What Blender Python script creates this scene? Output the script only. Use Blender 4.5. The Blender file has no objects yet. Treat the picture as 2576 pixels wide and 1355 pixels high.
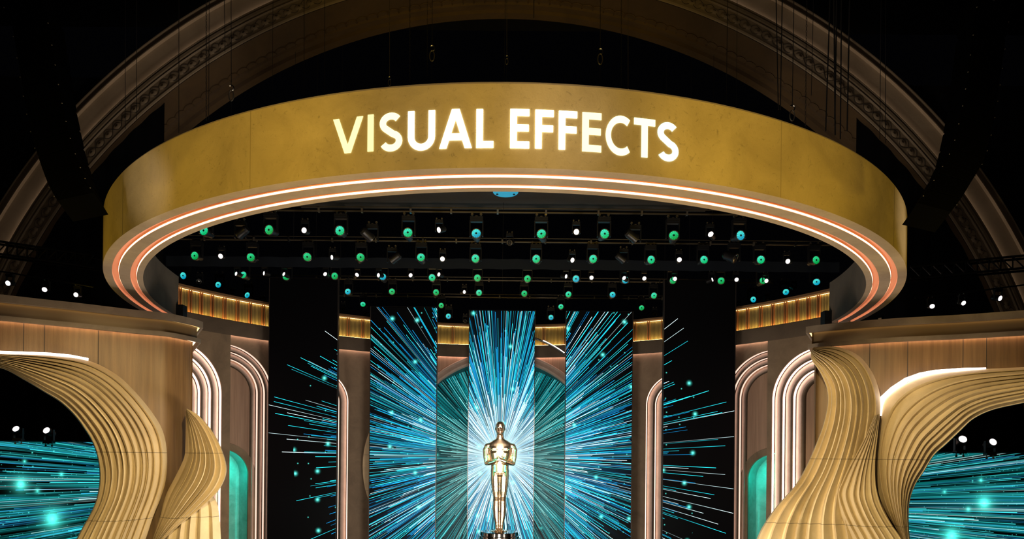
import bpy, math, random
from mathutils import Vector, Matrix, noise as mnoise
random.seed(7)
PI = math.pi
sin, cos, sqrt = math.sin, math.cos, math.sqrt
sc = bpy.context.scene
C = sc.collection

# ------------------------------------------------------------------ camera, world, exposure
W, H = 2576, 1355
F = 1540.0                      # focal length in pixels
PX, PY = 1260.0, 1147.0         # where the level line of sight meets the picture
RO = 0.0094                     # roll
ZC = 4.8                        # camera height over the stage floor
cam = bpy.data.cameras.new('camera')
cam.sensor_width = 36; cam.lens = F / W * 36
cam.shift_x = (W / 2 - PX) / W; cam.shift_y = (PY - H / 2) / W
cam.clip_end = 200
co = bpy.data.objects.new('camera', cam); C.objects.link(co)
co.location = (0, 0, ZC); co.rotation_euler = (PI / 2, -RO, 0)
sc.camera = co
wd = bpy.data.worlds.new('world'); sc.world = wd; wd.use_nodes = True
wd.node_tree.nodes['Background'].inputs[0].default_value = (0.0005, 0.0005, 0.0007, 1)
wd.node_tree.nodes['Background'].inputs[1].default_value = 1
sc.view_settings.view_transform = 'Standard'; sc.view_settings.look = 'None'
sc.view_settings.gamma = 1; sc.view_settings.exposure = 0
sc.view_settings.use_curve_mapping = False
sc.cycles.use_denoising = True
sc.cycles.max_bounces = 5; sc.cycles.diffuse_bounces = 2; sc.cycles.glossy_bounces = 3
sc.cycles.sample_clamp_indirect = 4
sc.cycles.caustics_reflective = False; sc.cycles.caustics_refractive = False

def light(name, kind, loc, target, power, color, size=0.3, spot=None, blend=0.6, size_y=None):
    l = bpy.data.lights.new(name, kind); l.energy = power; l.color = color
    if kind == 'AREA':
        l.size = size
        if size_y: l.shape = 'RECTANGLE'; l.size_y = size_y
    else:
        l.shadow_soft_size = size
    if kind == 'SPOT': l.spot_size = math.radians(spot); l.spot_blend = blend
    o = bpy.data.objects.new(name, l); C.objects.link(o)
    o.location = loc
    o.rotation_euler = (Vector(target) - Vector(loc)).to_track_quat('-Z', 'Y').to_euler()
    return o

def unroll(px, py):
    u, v = px - PX, py - PY
    return u * cos(RO) + v * sin(RO), -u * sin(RO) + v * cos(RO)
def P(px, py, Y):               # the point at depth Y seen at a pixel of the photograph
    dx, dy = unroll(px, py)
    return Vector((dx * Y / F, Y, ZC - dy * Y / F))

RX, RY, RR, RI = 0.05, 20.0, 10.98, 10.17      # the ring: centre, outer and inner radius
RZ0, RZ1 = ZC + 4.25, ZC + 5.49
def ringp(a, r, z): return Vector((RX + r * sin(a), RY - r * cos(a), z))   # a = 0 faces the hall
# warm projector wash on the ring's outer face
GOLD = (1.0, 0.66, 0.06)
for a, pw in ((-66, 900), (-44, 1100), (-24, 2300), (-8, 1800), (8, 1800), (24, 2500), (44, 1300), (66, 1000)):
    ar = math.radians(a)
    light('ring_wash', 'SPOT', ringp(ar * (1.32 if abs(a) == 44 else .95), 17.5 if abs(a) < 40 else 16.0, ZC + (1.3 if abs(a) < 60 else 3.9)), ringp(ar, RR, ZC + 4.9), pw * 0.5, GOLD, 0.25, 46, 0.9)
for a, pw, s in ((-37, 2000, 13), (4, 800, 20), (50, 1700, 15)):
    ar = math.radians(a)
    light('ring_pale_wash', 'SPOT', ringp(ar * (.55 if a < 0 else 1.15), 16.5, ZC + 1.6), ringp(ar, RR, ZC + 4.9), pw * 0.5, (1, .85, .7), 0.2, s, 1.0)
# bounce of the lit stage on everything above it
light('stage_bounce', 'AREA', (0, 12.0, 0.4), (0, 12.2, 12), 560, (1.0, .80, .60), 9, size_y=5)
# front of house light on the stage sides, and soft fills added unseen for the statue
for s in (-1, 1):
    light('side_wash', 'SPOT', (s * 1.5, 5.0, ZC + 4.0), (s * 10.2, 15.2, ZC - 1.0), 4300, (1, .75, .34), 0.15, 38, 0.5)
    light('side_low_wash', 'SPOT', (s * 1.0, 9.5, ZC - 2.6), (s * 9.6, 15.2, ZC - 1.2), 900, (1, .74, .30), 0.2, 60, 0.9)
light('arch_fill', 'AREA', (0, -4, ZC + 6), (0, 21, ZC + 9), 260, (1, .80, .62), 5)  # soft fill added to brighten the face of the big arch
light('left_pale_wash', 'SPOT', (-1.5, 8.0, ZC + 2.6), P(392, 1075, 15.2), 1000, (1, .86, .78), 0.08, 13, 0.9)
light('right_pale_wash', 'SPOT', (3.0, 6.0, ZC + 2.6), P(2360, 1040, 15.2), 300, (1, .86, .7), 0.08, 20, 0.9)
light('statue_key', 'AREA', (0, 12.0, ZC - 4.0), (0, 25.5, ZC - .9), 800, (1, .88, .76), 1.8, size_y=2.6)
for s in (-1, 1):
    light('statue_side_key', 'AREA', (s * 5.5, 15.0, ZC - 4.2), (0, 25.5, ZC - .9), 260, (1, .88, .76), .8, size_y=2.4)
so = light('statue_top_key', 'AREA', (0, 10.7, ZC + 5.6), (0, 25.5, ZC - .4), 500, (1, .88, .78), 2.2, size_y=.9)
so.data.spread = math.radians(24)
light('statue_spot', 'SPOT', (0, 10.0, ZC - 2.0), (0, 25.5, ZC - .6), 3800, (1, .86, .74), 0.7, 10, 0.6)
for s in (-1, 1):
    light('teal_side_light', 'SPOT', (s * 6, 20.5, ZC + 1), (0, 25.5, ZC - .6), 1500, (.02, 1, .55), 0.5, 14, 0.6)
    light('niche_spill', 'SPOT', (s * 5.5, 22.0, ZC - 1.5), (s * 8.2, 25.2, ZC - 2.5), 60, (.05, 1, .7), 0.2, 50, 0.8)

# ------------------------------------------------------------------ helpers
def tag(o, label=None, cat=None, group=None, kind=None):
    if label: o['label'] = label
    if cat: o['category'] = cat
    if group: o['group'] = group
    if kind: o['kind'] = kind
    return o
def thing(name, label, cat, loc=(0, 0, 0), group=None):
    o = bpy.data.objects.new(name, None); C.objects.link(o); o.location = loc
    return tag(o, label, cat, group)
class MB:
    def __init__(s): s.v = []; s.f = []; s.uv = None
    def grid(s, pts, nu, nv, wrap_u=False, wrap_v=False):
        b = len(s.v); s.v += [tuple(p) for p in pts]
        for i in range(nu if wrap_u else nu - 1):
            for j in range(nv if wrap_v else nv - 1):
                i2, j2 = (i + 1) % nu, (j + 1) % nv
                s.f.append((b + i * nv + j, b + i2 * nv + j, b + i2 * nv + j2, b + i * nv + j2))
    def face(s, pts):
        b = len(s.v); s.v += [tuple(p) for p in pts]; s.f.append(tuple(range(b, b + len(pts))))
    def box(s, c, d, m=None):
        b = len(s.v)
        for x in (-.5, .5):
            for y in (-.5, .5):
                for z in (-.5, .5):
                    p = Vector((x * d[0], y * d[1], z * d[2]))
                    if m is not None: p = m @ p
                    s.v.append(tuple(p + Vector(c)))
        for f in ((0, 1, 3, 2), (4, 6, 7, 5), (0, 4, 5, 1), (2, 3, 7, 6), (0, 2, 6, 4), (1, 5, 7, 3)):
            s.f.append(tuple(b + i for i in f))
    def tube(s, path, r, n=8, cap=True, closed=False):
        path = [Vector(p) for p in path]; N = len(path)
        rs = r if isinstance(r, (list, tuple)) else [r] * N
        up = None; b = len(s.v)
        for i, p in enumerate(path):
            a = path[(i - 1) % N] if (closed or i > 0) else p
            c = path[(i + 1) % N] if (closed or i < N - 1) else p
            t = (c - a).normalized()
            if up is None: up = Vector((0, 0, 1)) if abs(t.z) < .9 else Vector((1, 0, 0))
            x = t.cross(up).normalized(); y = x.cross(t).normalized(); up = y
            for k in range(n):
                q = 2 * PI * k / n
                s.v.append(tuple(p + (x * cos(q) + y * sin(q)) * rs[i]))
        for i in range(N if closed else N - 1):
            for k in range(n):
                i2 = (i + 1) % N
                s.f.append((b + i * n + k, b + i * n + (k + 1) % n, b + i2 * n + (k + 1) % n, b + i2 * n + k))
        if cap and not closed:
            s.f.append(tuple(b + k for k in range(n))); s.f.append(tuple(b + (N - 1) * n + k for k in reversed(range(n))))
    def lathe(s, prof, n=32, m=None, cap=True):      # prof: (r, z)
        b = len(s.v)
        for r, z in prof:
            for k in range(n):
                q = 2 * PI * k / n; p = Vector((r * cos(q), r * sin(q), z))
                s.v.append(tuple(m @ p if m is not None else p))
        for i in range(len(prof) - 1):
            for k in range(n):
                s.f.append((b + i * n + k, b + i * n + (k + 1) % n, b + (i + 1) * n + (k + 1) % n, b + (i + 1) * n + k))
        if cap:
            s.f.append(tuple(b + k for k in reversed(range(n)))); L = b + (len(prof) - 1) * n
            s.f.append(tuple(L + k for k in range(n)))
    def build(s, name, mat, parent=None, smooth=None, world=True):
        me = bpy.data.meshes.new(name); me.from_pydata(s.v, [], s.f); me.update()
        if smooth is not None:
            me.shade_smooth()
            me.set_sharp_from_angle(angle=math.radians(smooth))
        if s.uv:
            l = me.uv_layers.new(name='content')
            for lp in me.loops: l.data[lp.index].uv = s.uv[lp.vertex_index]
        if mat: me.materials.append(mat)
        o = bpy.data.objects.new(name, me); C.objects.link(o)
        if parent:
            o.parent = parent
            if world:
                q = parent; off = Vector((0, 0, 0))
                while q: off = off + q.location; q = q.parent
                o.location = -off
        return o
def struct(name, mb, mat, smooth=None, label=None):
    o = mb.build(name, mat, None, smooth); o['kind'] = 'structure'
    if label: o['label'] = label
    return o
def resample(pts, n):
    pts = [Vector(p) for p in pts]; m = len(pts) - 1
    def cr(t):
        i = min(int(t), m - 1); f = t - i
        p0 = pts[max(i - 1, 0)]; p1 = pts[i]; p2 = pts[i + 1]; p3 = pts[min(i + 2, m)]
        return .5 * ((2 * p1) + (p2 - p0) * f + (2 * p0 - 5 * p1 + 4 * p2 - p3) * f * f + (3 * p1 - p0 - 3 * p2 + p3) * f ** 3)
    fine = [cr(m * i / 400) for i in range(401)]
    L = [0]
    for a, b in zip(fine, fine[1:]): L.append(L[-1] + (b - a).length)
    out = []; k = 0
    for i in range(n):
        d = L[-1] * i / (n - 1)
        while k < 399 and L[k + 1] < d: k += 1
        g = L[k + 1] - L[k]; out.append(fine[k].lerp(fine[k + 1], (d - L[k]) / g if g > 0 else 0))
    return out
def lut(tab, x):
    if x <= tab[0][0]: return tab[0][1]
    for (a, b), (c, d) in zip(tab, tab[1:]):
        if x <= c: return b + (d - b) * (x - a) / (c - a)
    return tab[-1][1]

# ------------------------------------------------------------------ materials
def mat(name):
    m = bpy.data.materials.new(name); m.use_nodes = True
    return m, m.node_tree, m.node_tree.nodes['Principled BSDF']
def nd(nt, t, **k):
    n = nt.nodes.new(t)
    for a, b in k.items(): setattr(n, a, b)
    return n
def plain(name, col, rough=.6, metal=0., spec=.5):
    m, nt, b = mat(name)
    b.inputs['Base Color'].default_value = (*col, 1); b.inputs['Roughness'].default_value = rough
    b.inputs['Metallic'].default_value = metal; b.inputs['Specular IOR Level'].default_value = spec
    return m
def plaster(name, c1, c2, scale=1.2, rough=.75, bump=.25, streak=None, flecks=0.):
    m, nt, b = mat(name); L = nt.links.new
    tc = nd(nt, 'ShaderNodeTexCoord'); mp = nd(nt, 'ShaderNodeMapping')
    L(tc.outputs['Object'], mp.inputs[0])
    if streak: mp.inputs['Scale'].default_value = streak
    n = nd(nt, 'ShaderNodeTexNoise'); n.inputs['Scale'].default_value = scale; n.inputs['Detail'].default_value = 8
    n.inputs['Roughness'].default_value = .65; n.inputs['Distortion'].default_value = .6 if not streak else 0
    L(mp.outputs[0], n.inputs['Vector'])
    r = nd(nt, 'ShaderNodeValToRGB'); r.color_ramp.elements[0].position = .34; r.color_ramp.elements[1].position = .66
    r.color_ramp.elements[0].color = (*c1, 1); r.color_ramp.elements[1].color = (*c2, 1)
    L(n.outputs[0], r.inputs[0]); col = r.outputs[0]
    n2 = nd(nt, 'ShaderNodeTexNoise'); n2.inputs['Scale'].default_value = scale * 9; n2.inputs['Detail'].default_value = 6
    n2.inputs['Roughness'].default_value = .75; n2.inputs['Distortion'].default_value = 1.5
    L(mp.outputs[0], n2.inputs['Vector'])
    if flecks:
        r2 = nd(nt, 'ShaderNodeValToRGB'); r2.color_ramp.elements[0].position = .32; r2.color_ramp.elements[1].position = .42
        r2.color_ramp.elements[0].color = (1 - flecks, 1 - flecks, 1 - flecks, 1); r2.color_ramp.elements[1].color = (1, 1, 1, 1)
        L(n2.outputs[0], r2.inputs[0])
        mx = nd(nt, 'ShaderNodeMix', data_type='RGBA', blend_type='MULTIPLY'); mx.inputs[0].default_value = 1
        L(col, mx.inputs[6]); L(r2.outputs[0], mx.inputs[7]); col = mx.outputs[2]
    L(col, b.inputs['Base Color'])
    bp = nd(nt, 'ShaderNodeBump'); bp.inputs['Strength'].default_value = bump; bp.inputs['Distance'].default_value = .02
    L(n2.outputs[0], bp.inputs['Height']); L(bp.outputs[0], b.inputs['Normal'])
    b.inputs['Roughness'].default_value = rough
    return m
def emit(name, col, st, sample=True):
    m, nt, b = mat(name)
    b.inputs['Base Color'].default_value = (0.02, 0.02, 0.02, 1)
    b.inputs['Emission Color'].default_value = (*col, 1); b.inputs['Emission Strength'].default_value = st
    if not sample: m.cycles.emission_sampling = 'NONE'
    return m
M = {}
M['fascia'] = plaster('gold_plaster', (.44, .34, .19), (.60, .47, .27), .9, .5, .4, None, .35)
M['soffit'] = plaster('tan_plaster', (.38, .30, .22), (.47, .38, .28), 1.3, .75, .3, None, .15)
def seams(m, zs):
    nt = m.node_tree; b = nt.nodes['Principled BSDF']; src = b.inputs['Base Color'].links[0].from_socket; nb = NB(nt)
    g = nd(nt, 'ShaderNodeNewGeometry'); sp = nd(nt, 'ShaderNodeSeparateXYZ'); nt.links.new(g.outputs['Position'], sp.inputs[0])
    k = None
    for z in zs:
        q = nb.m('GREATER_THAN', nb.m('ABSOLUTE', nb.m('SUBTRACT', sp.outputs[2], z)), .007); k = q if k is None else nb.m('MULTIPLY', k, q)
    nt.links.new(nb.col(src, nb.m('MULTIPLY_ADD', k, .65, .35)), b.inputs['Base Color'])
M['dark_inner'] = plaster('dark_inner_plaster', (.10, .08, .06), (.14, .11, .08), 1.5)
M['groove'] = plain('groove_glow_tint', (.80, .42, .27), .6)  # orange LED glow on the groove put into the base colour
M['stone'] = plaster('sculpted_stone', (.62, .50, .31), (.74, .61, .39), 1.6, .6, .2)
M['wood'] = plaster('grained_panel', (.125, .070, .028), (.205, .120, .050), 3.0, .45, .15, (3.0, 3.0, .12))
M['cornice'] = plaster('cornice_plaster', (.14, .105, .07), (.20, .155, .105), 1.5, .6)
M['band'] = plain('gold_band', (.13, .085, .038), .45, .2)
M['bay'] = plaster('bay_plaster', (.20, .14, .09), (.31, .22, .14), 1.1, .7, .3)
M['flute'] = plaster('flute_plaster', (.56, .43, .36), (.68, .54, .46), 2.0, .65, .25, None, .15)
M['panelwood'] = plaster('rose_wood_panel', (.36, .22, .15), (.50, .32, .22), 4.0, .5, .1, (3, 3, .1))
M['niche'] = plaster('teal_lit_niche_plaster', (.14, .60, .56), (.26, .82, .78), 2.2, .4, 1.0)  # teal light inside the niche is tinted into the base colour
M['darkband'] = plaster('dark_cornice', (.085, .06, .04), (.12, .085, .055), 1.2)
M['arch'] = plaster('old_gilt_plaster', (.20, .145, .085), (.27, .20, .125), .5, .7, .2)
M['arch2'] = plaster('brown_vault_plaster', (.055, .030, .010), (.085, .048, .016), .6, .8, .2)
M['line'] = plain('groove_shade_and_seam', (.03, .022, .016), .7)  # painted shade of the carved grooves, also dark wall seams
M['black'] = plain('black_metal', (.012, .012, .013), .38, .3)
M['cabinet'] = plain('black_cabinet_grille', (.0012, .0012, .0012), .9, 0, .02)
M['blackcloth'] = plain('black_cloth', (.004, .004, .005), .95, 0, .1)
M['cloth2'] = plain('blue_black_border_cloth', (.010, .013, .018), .95, 0, .1)
M['chrome'] = plain('chrome', (.7, .68, .62), .25, 1)
M['copper'] = plain('copper_fin', (.50, .22, .09), .4, .5)
M['ceil'] = plaster('dim_canopy', (.012, .008, .004), (.018, .012, .006), 1)
M['pipe'] = plain('dull_pipe', (.05, .04, .025), .5, .6)
M['frame'] = plain('screen_frame', (.06, .05, .045), .35, .5)
M['steel'] = plain('steel', (.22, .19, .14), .4, .8)
M['cable'] = plain('black_cable', (.008, .007, .006), .6)
M['led_ring'] = emit('ring_led', (1, .60, .40), 5.0)
M['led_gold'] = emit('gold_led', (1, .62, .22), 3.0)
M['led_frieze'] = emit('frieze_led', (1, .66, .25), 16.0)
M['led_pink'] = emit('rose_led', (1, .70, .58), 4.8)
M['led_pink_low'] = emit('dim_rose_led', (1, .66, .52), 1.3)
M['led_pink_mid'] = emit('mid_rose_led', (1, .66, .50), 2.2)
M['led_line'] = emit('cornice_rose_led', (1, .62, .48), 9.0)
M['led_cream'] = emit('cream_led', (1, .82, .70), 6.0)
M['led_wall'] = emit('wall_led', (1, .58, .34), 11.0)
M['led_teal'] = emit('teal_led', (.0, 1, .80), 130.0)
M['led_arch'] = emit('arch_led', (1, .80, .66), 3.0)
# ribbed gold frieze
m, nt, b = mat('ribbed_gold'); L = nt.links.new
tc = nd(nt, 'ShaderNodeUVMap', uv_map='content'); wv = nd(nt, 'ShaderNodeTexWave', wave_type='BANDS', bands_direction='X')
wv.inputs['Scale'].default_value = 5.2; L(tc.outputs[0], wv.inputs['Vector'])
r = nd(nt, 'ShaderNodeValToRGB'); r.color_ramp.elements[0].color = (.08, .06, .02, 1); r.color_ramp.elements[1].color = (.36, .29, .11, 1)
L(wv.outputs[1], r.inputs[0]); L(r.outputs[0], b.inputs['Base Color'])
bp = nd(nt, 'ShaderNodeBump'); bp.inputs['Strength'].default_value = .5; bp.inputs['Distance'].default_value = .03
L(wv.outputs[1], bp.inputs['Height']); L(bp.outputs[0], b.inputs['Normal'])
b.inputs['Roughness'].default_value = .5; b.inputs['Metallic'].default_value = .2; M['ribbed'] = m
# statue metal
M['gold'] = plain('polished_gold', (.95, .70, .44), .20, 1)
M['pedestal'] = plain('polished_black_pedestal', (.35, .33, .30), .12, 1)

# screen content: rays bursting from one centre (UV in hundreds of pixels of content)
class NB:
    def __init__(s, nt): s.nt = nt
    def m(s, op, *a, clamp=False):
        n = s.nt.nodes.new('ShaderNodeMath'); n.operation = op; n.use_clamp = clamp
        for i, x in enumerate(a):
            if isinstance(x, (int, float)): n.inputs[i].default_value = x
            else: s.nt.links.new(x, n.inputs[i])
        return n.outputs[0]
    def wn(s, w):
        n = s.nt.nodes.new('ShaderNodeTexWhiteNoise'); n.noise_dimensions = '1D'; s.nt.links.new(w, n.inputs['W'])
        sp = s.nt.nodes.new('ShaderNodeSeparateColor'); s.nt.links.new(n.outputs['Color'], sp.inputs[0])
        n2 = s.nt.nodes.new('ShaderNodeTexWhiteNoise'); n2.noise_dimensions = '1D'; s.nt.links.new(s.m('ADD', w, 5000.5), n2.inputs['W'])
        return n2.outputs['Value'], sp.outputs[0], sp.outputs[1], sp.outputs[2]
    def col(s, c, f):
        n = s.nt.nodes.new('ShaderNodeVectorMath'); n.operation = 'SCALE'
        if isinstance(c, tuple): n.inputs[0].default_value = c
        else: s.nt.links.new(c, n.inputs[0])
        s.nt.links.new(f, n.inputs['Scale']); return n.outputs[0]
    def add(s, a, b):
        n = s.nt.nodes.new('ShaderNodeVectorMath'); n.operation = 'ADD'
        s.nt.links.new(a, n.inputs[0]); s.nt.links.new(b, n.inputs[1]); return n.outputs[0]
    def ss(s, x, a, b):
        n = s.nt.nodes.new('ShaderNodeMapRange'); n.interpolation_type = 'SMOOTHSTEP'
        s.nt.links.new(x, n.inputs[0])
        for i, q in ((1, a), (2, b)):
            if isinstance(q, (int, float)): n.inputs[i].default_value = q
            else: s.nt.links.new(q, n.inputs[i])
        return n.outputs[0]
def screen_mat(name, layers, centre, gain=1., glow=None, stars=None, points=(), bluewash=None):
    m, nt, b = mat(name); nb = NB(nt); L = nt.links.new
    uvn = nd(nt, 'ShaderNodeUVMap', uv_map='content'); sp = nd(nt, 'ShaderNodeSeparateXYZ'); L(uvn.outputs[0], sp.inputs[0])
    U, V = sp.outputs[0], sp.outputs[1]
    x = nb.m('SUBTRACT', U, centre[0]); y = nb.m('SUBTRACT', V, centre[1])
    r = nb.m('SQRT', nb.m('ADD', nb.m('MULTIPLY', x, x), nb.m('MULTIPLY', y, y)))
    th = nb.m('DIVIDE', nb.m('ADD', nb.m('ARCTAN2', y, x), PI), 2 * PI)
    tot = None
    for i, (N, w, s0, s1, e0, e1, dens, color, g) in enumerate(layers):
        a = nb.m('ADD', nb.m('MULTIPLY', th, float(N)), 13.7 * (i + 1))
        cell = nb.m('FLOOR', a); v, c1, c2, c3 = nb.wn(nb.m('ADD', cell, 977.3 * (i + 1)))
        off = nb.m('MULTIPLY', nb.m('SUBTRACT', c3, .5), .5)
        d = nb.m('MULTIPLY', nb.m('ABSOLUTE', nb.m('SUBTRACT', nb.m('SUBTRACT', nb.m('FRACT', a), .5), off)), nb.m('MULTIPLY', r, 2 * PI / N))
        line = nb.m('SUBTRACT', 1., nb.ss(d, w * .45, w))
        rs = nb.m('MULTIPLY_ADD', c2, s1 - s0, s0); re = nb.m('MULTIPLY_ADD', nb.m('POWER', c1, 1.6), e1 - e0, e0)
        seg = nb.m('MULTIPLY', nb.ss(r, rs, nb.m('ADD', rs, 1.2)), nb.m('LESS_THAN', r, re))
        head = nb.m('MULTIPLY_ADD', nb.ss(r, nb.m('SUBTRACT', re, 1.5), re), .8, .45)
        on = nb.m('LESS_THAN', v, dens)
        br = nb.m('MULTIPLY', nb.m('MULTIPLY', nb.m('MULTIPLY', line, seg), on), nb.m('MULTIPLY', head, nb.m('MULTIPLY_ADD', c3, .9, .35)))
        c = nb.col(color, nb.m('MULTIPLY', br, g)); tot = c if tot is None else nb.add(tot, c)
    if bluewash:                                    # soft broad streaks
        nz = nd(nt, 'ShaderNodeTexNoise'); nz.noise_dimensions = '2D'; nz.inputs['Detail'].default_value = 3
        cb = nd(nt, 'ShaderNodeCombineXYZ'); L(nb.m('MULTIPLY', th, bluewash[3]), cb.inputs[0]); L(nb.m('MULTIPLY', r, .15), cb.inputs[1])
        L(cb.outputs[0], nz.inputs['Vector']); nz.inputs['Scale'].default_value = 1
        k = nb.ss(nz.outputs[0], .42, .68)
        fall = nb.m('POWER', 2.718, nb.m('MULTIPLY', r, -1 / bluewash[1]))
        if bluewash[1] < 5: fall = nb.m('MULTIPLY', fall, nb.ss(r, 4.2, 2.0))
        tot = nb.add(tot, nb.col(bluewash[0], nb.m('MULTIPLY', nb.m('MULTIPLY', k, fall), bluewash[2])))
    if glow:
        for colr, rad, g in glow:
            tot = nb.add(tot, nb.col(colr, nb.m('MULTIPLY', nb.m('POWER', 2.718, nb.m('MULTIPLY', nb.m('POWER', r, 1.4), -1 / rad)), g)))
    if stars:
        for sc_, thr, rad, g in stars:
            vo = nd(nt, 'ShaderNodeTexVoronoi'); vo.voronoi_dimensions = '2D'; vo.inputs['Scale'].default_value = sc_; vo.inputs['Randomness'].default_value = .72
            L(uvn.outputs[0], vo.inputs['Vector']); sv = nd(nt, 'ShaderNodeSeparateColor'); L(vo.outputs['Color'], sv.inputs[0])
            dd = nb.m('DIVIDE', vo.outputs['Distance'], rad * sc_)
            k = nb.m('MULTIPLY', nb.m('MULTIPLY', nb.m('POWER', 2.718, nb.m('MULTIPLY', dd, -1.6)), nb.ss(dd, 3.6, 1.2)), nb.m('LESS_THAN', sv.outputs[0], thr))
            k = nb.m('MULTIPLY', k, nb.m('LESS_THAN', r, 5.2)) if centre[0] == 0 else k
            tot = nb.add(tot, nb.col((.12, 1., .85), nb.m('MULTIPLY', k, g)))
    for (a_, b_, rad, g) in points:
        dx = nb.m('SUBTRACT', U, a_); dy = nb.m('SUBTRACT', V, b_)
        q = nb.m('SQRT', nb.m('ADD', nb.m('MULTIPLY', dx, dx), nb.m('MULTIPLY', dy, dy)))
        tot = nb.add(tot, nb.col((.10, 1., .80), nb.m('MULTIPLY', nb.m('POWER', 2.718, nb.m('MULTIPLY', q, -1 / rad)), g)))
    b.inputs['Base Color'].default_value = (.002, .002, .003, 1); b.inputs['Roughness'].default_value = .5
    b.inputs['Specular IOR Level'].default_value = .1
    L(tot, b.inputs['Emission Color']); b.inputs['Emission Strength'].default_value = gain
    m.cycles.emission_sampling = 'NONE'
    return m
CY, BL, WH, TE = (.02, .70, .82), (.005, .26, .60), (.75, 1., 1.05), (.01, .44, .48)
burst = [
    (900, .0055, .1, 1.6, .8, 3.4, .7, BL, 1.9),
    (760, .0055, .2, 1.5, 1.5, 5.0, .55, CY, 1.4),
    (560, .0055, .2, 2.5, 2.0, 5.9, .48, CY, 1.6),
    (420, .0055, .3, 3.0, 2.5, 6.3, .42, WH, 1.5),
    (300, .007, .3, 3.0, 3.0, 6.1, .38, CY, 1.7),
    (640, .006, .2, 1.0, .8, 3.2, .5, WH, 1.5),
    (700, .006, .0, .3, .4, 2.0, .65, WH, 2.0),
    (1200, .005, .8, 2.6, 2.0, 5.0, .5, BL, 1.9),
]
M['scr'] = screen_mat('burst_screen', burst, (0, 0), 1., [((.8, 1.0, 1.0), .20, 2.8), ((.02, .50, .66), 1.1, .35)],
                      [(1.3, .62, .032, 3.2), (2.9, .4, .010, 2.2)], bluewash=((.005, .24, .50), 1.2, 1.2, 90.))
M['scr_dim'] = screen_mat('burst_screen_in_arch', [(n, w, a, b_, c, d, e, (TE if col is not WH else (.3, .8, .75)), g * .8) for (n, w, a, b_, c, d, e, col, g) in burst],
                          (0, 0), .6, [((.02, .3, .3), 1.3, .2)], [(1.1, .5, .03, 1.2)], bluewash=((.01, .18, .22), 1.2, .4, 90.))
side = [
    (2600, .009, 2, 9, 6, 14, .55, (.04, .50, .52), 1.0),
    (1500, .011, 2, 8, 5, 14, .45, (.04, .70, .70), 1.2),
    (1100, .011, 2, 9, 5, 14, .36, (.65, 1., 1.), 1.1),
    (1900, .010, 2, 9, 5, 14, .6, (.02, .25, .50), 1.3),
]
def side_pts(l): return [((a - 1258) / 100, (1150 - b_) / 100, rad, g) for a, b_, rad, g in l]
M['scrL'] = screen_mat('left_streak_screen', side, (-4.2, -.7), 1., None, [(1.6, .3, .014, 1.5), (9, .25, .008, .9)],
                       side_pts([(53, 1229, .07, 3), (133, 1315, .10, 3), (155, 1203, .025, 2), (62, 1171, .02, 2), (95, 1245, .03, 1.5)]),
                       bluewash=((.01, .4, .4), 12, .6, 260.))
M['scrR'] = screen_mat('right_streak_screen', side, (4.6, -1.1), 1., None, [(1.6, .3, .014, 1.5), (9, .25, .008, .9)],
                       side_pts([(2477, 1253, .08, 3), (2396, 1337, .09, 3), (2154 + 314, 1196, .025, 2), (2437, 1269, .03, 2), (2377, 1226, .02, 2)]),
                       bluewash=((.01, .4, .4), 12, .6, 260.))
seams(M['stone'], (ZC + .01, ZC - 1.62))
# lenses with a dark hub and radial blades
def lens_mat(name, ca, cb_, st):
    m, nt, b = mat(name); nb = NB(nt); L = nt.links.new
    tcn = nd(nt, 'ShaderNodeTexCoord'); sp = nd(nt, 'ShaderNodeSeparateXYZ'); L(tcn.outputs['Object'], sp.inputs[0])
    x, z = sp.outputs[0], sp.outputs[2]
    r = nb.m('SQRT', nb.m('ADD', nb.m('MULTIPLY', x, x), nb.m('MULTIPLY', z, z)))
    an = nb.m('ARCTAN2', z, x)
    spk = nb.m('MULTIPLY_ADD', nb.m('SINE', nb.m('MULTIPLY', an, 12.)), .22, .78)
    hub = nb.ss(r, .20, .28)
    g = nb.ss(nb.m('ADD', nb.m('MULTIPLY', z, .7), nb.m('MULTIPLY', x, -.3)), -.7, .7)
    mx = nd(nt, 'ShaderNodeMix', data_type='RGBA'); L(g, mx.inputs[0]); mx.inputs[6].default_value = (*ca, 1); mx.inputs[7].default_value = (*cb_, 1)
    L(mx.outputs[2], b.inputs['Emission Color']); L(nb.m('MULTIPLY', nb.m('MULTIPLY', spk, hub), st), b.inputs['Emission Strength'])
    b.inputs['Base Color'].default_value = (.01, .02, .02, 1); m.cycles.emission_sampling = 'NONE'
    return m
M['lens_green'] = lens_mat('green_lens', (.0, .42, .07), (.03, .85, .32), 1.0)
M['lens_mint'] = lens_mat('mint_lens', (.0, .62, .18), (.06, .95, .60), 1.05)
M['lens_cyan'] = lens_mat('cyan_lens', (.0, .40, .62), (.08, .95, .85), 1.05)
M['lens_white'] = emit('white_lens', (1, .93, .96), 2.2, False)
M['lens_off'] = plain('unlit_lens', (.02, .02, .02), .05, .0, 1.)

# ------------------------------------------------------------------ setting: floor, ceiling
mb = MB(); mb.box((0, 15, -.15), (60, 50, .3))
struct('floor', mb, plain('dark_stage_floor', (.03, .025, .02), .3))
mb = MB(); mb.box((0, 17, ZC + 19.6), (60, 22, .3))
struct('ceiling', mb, M['blackcloth'])

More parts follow.
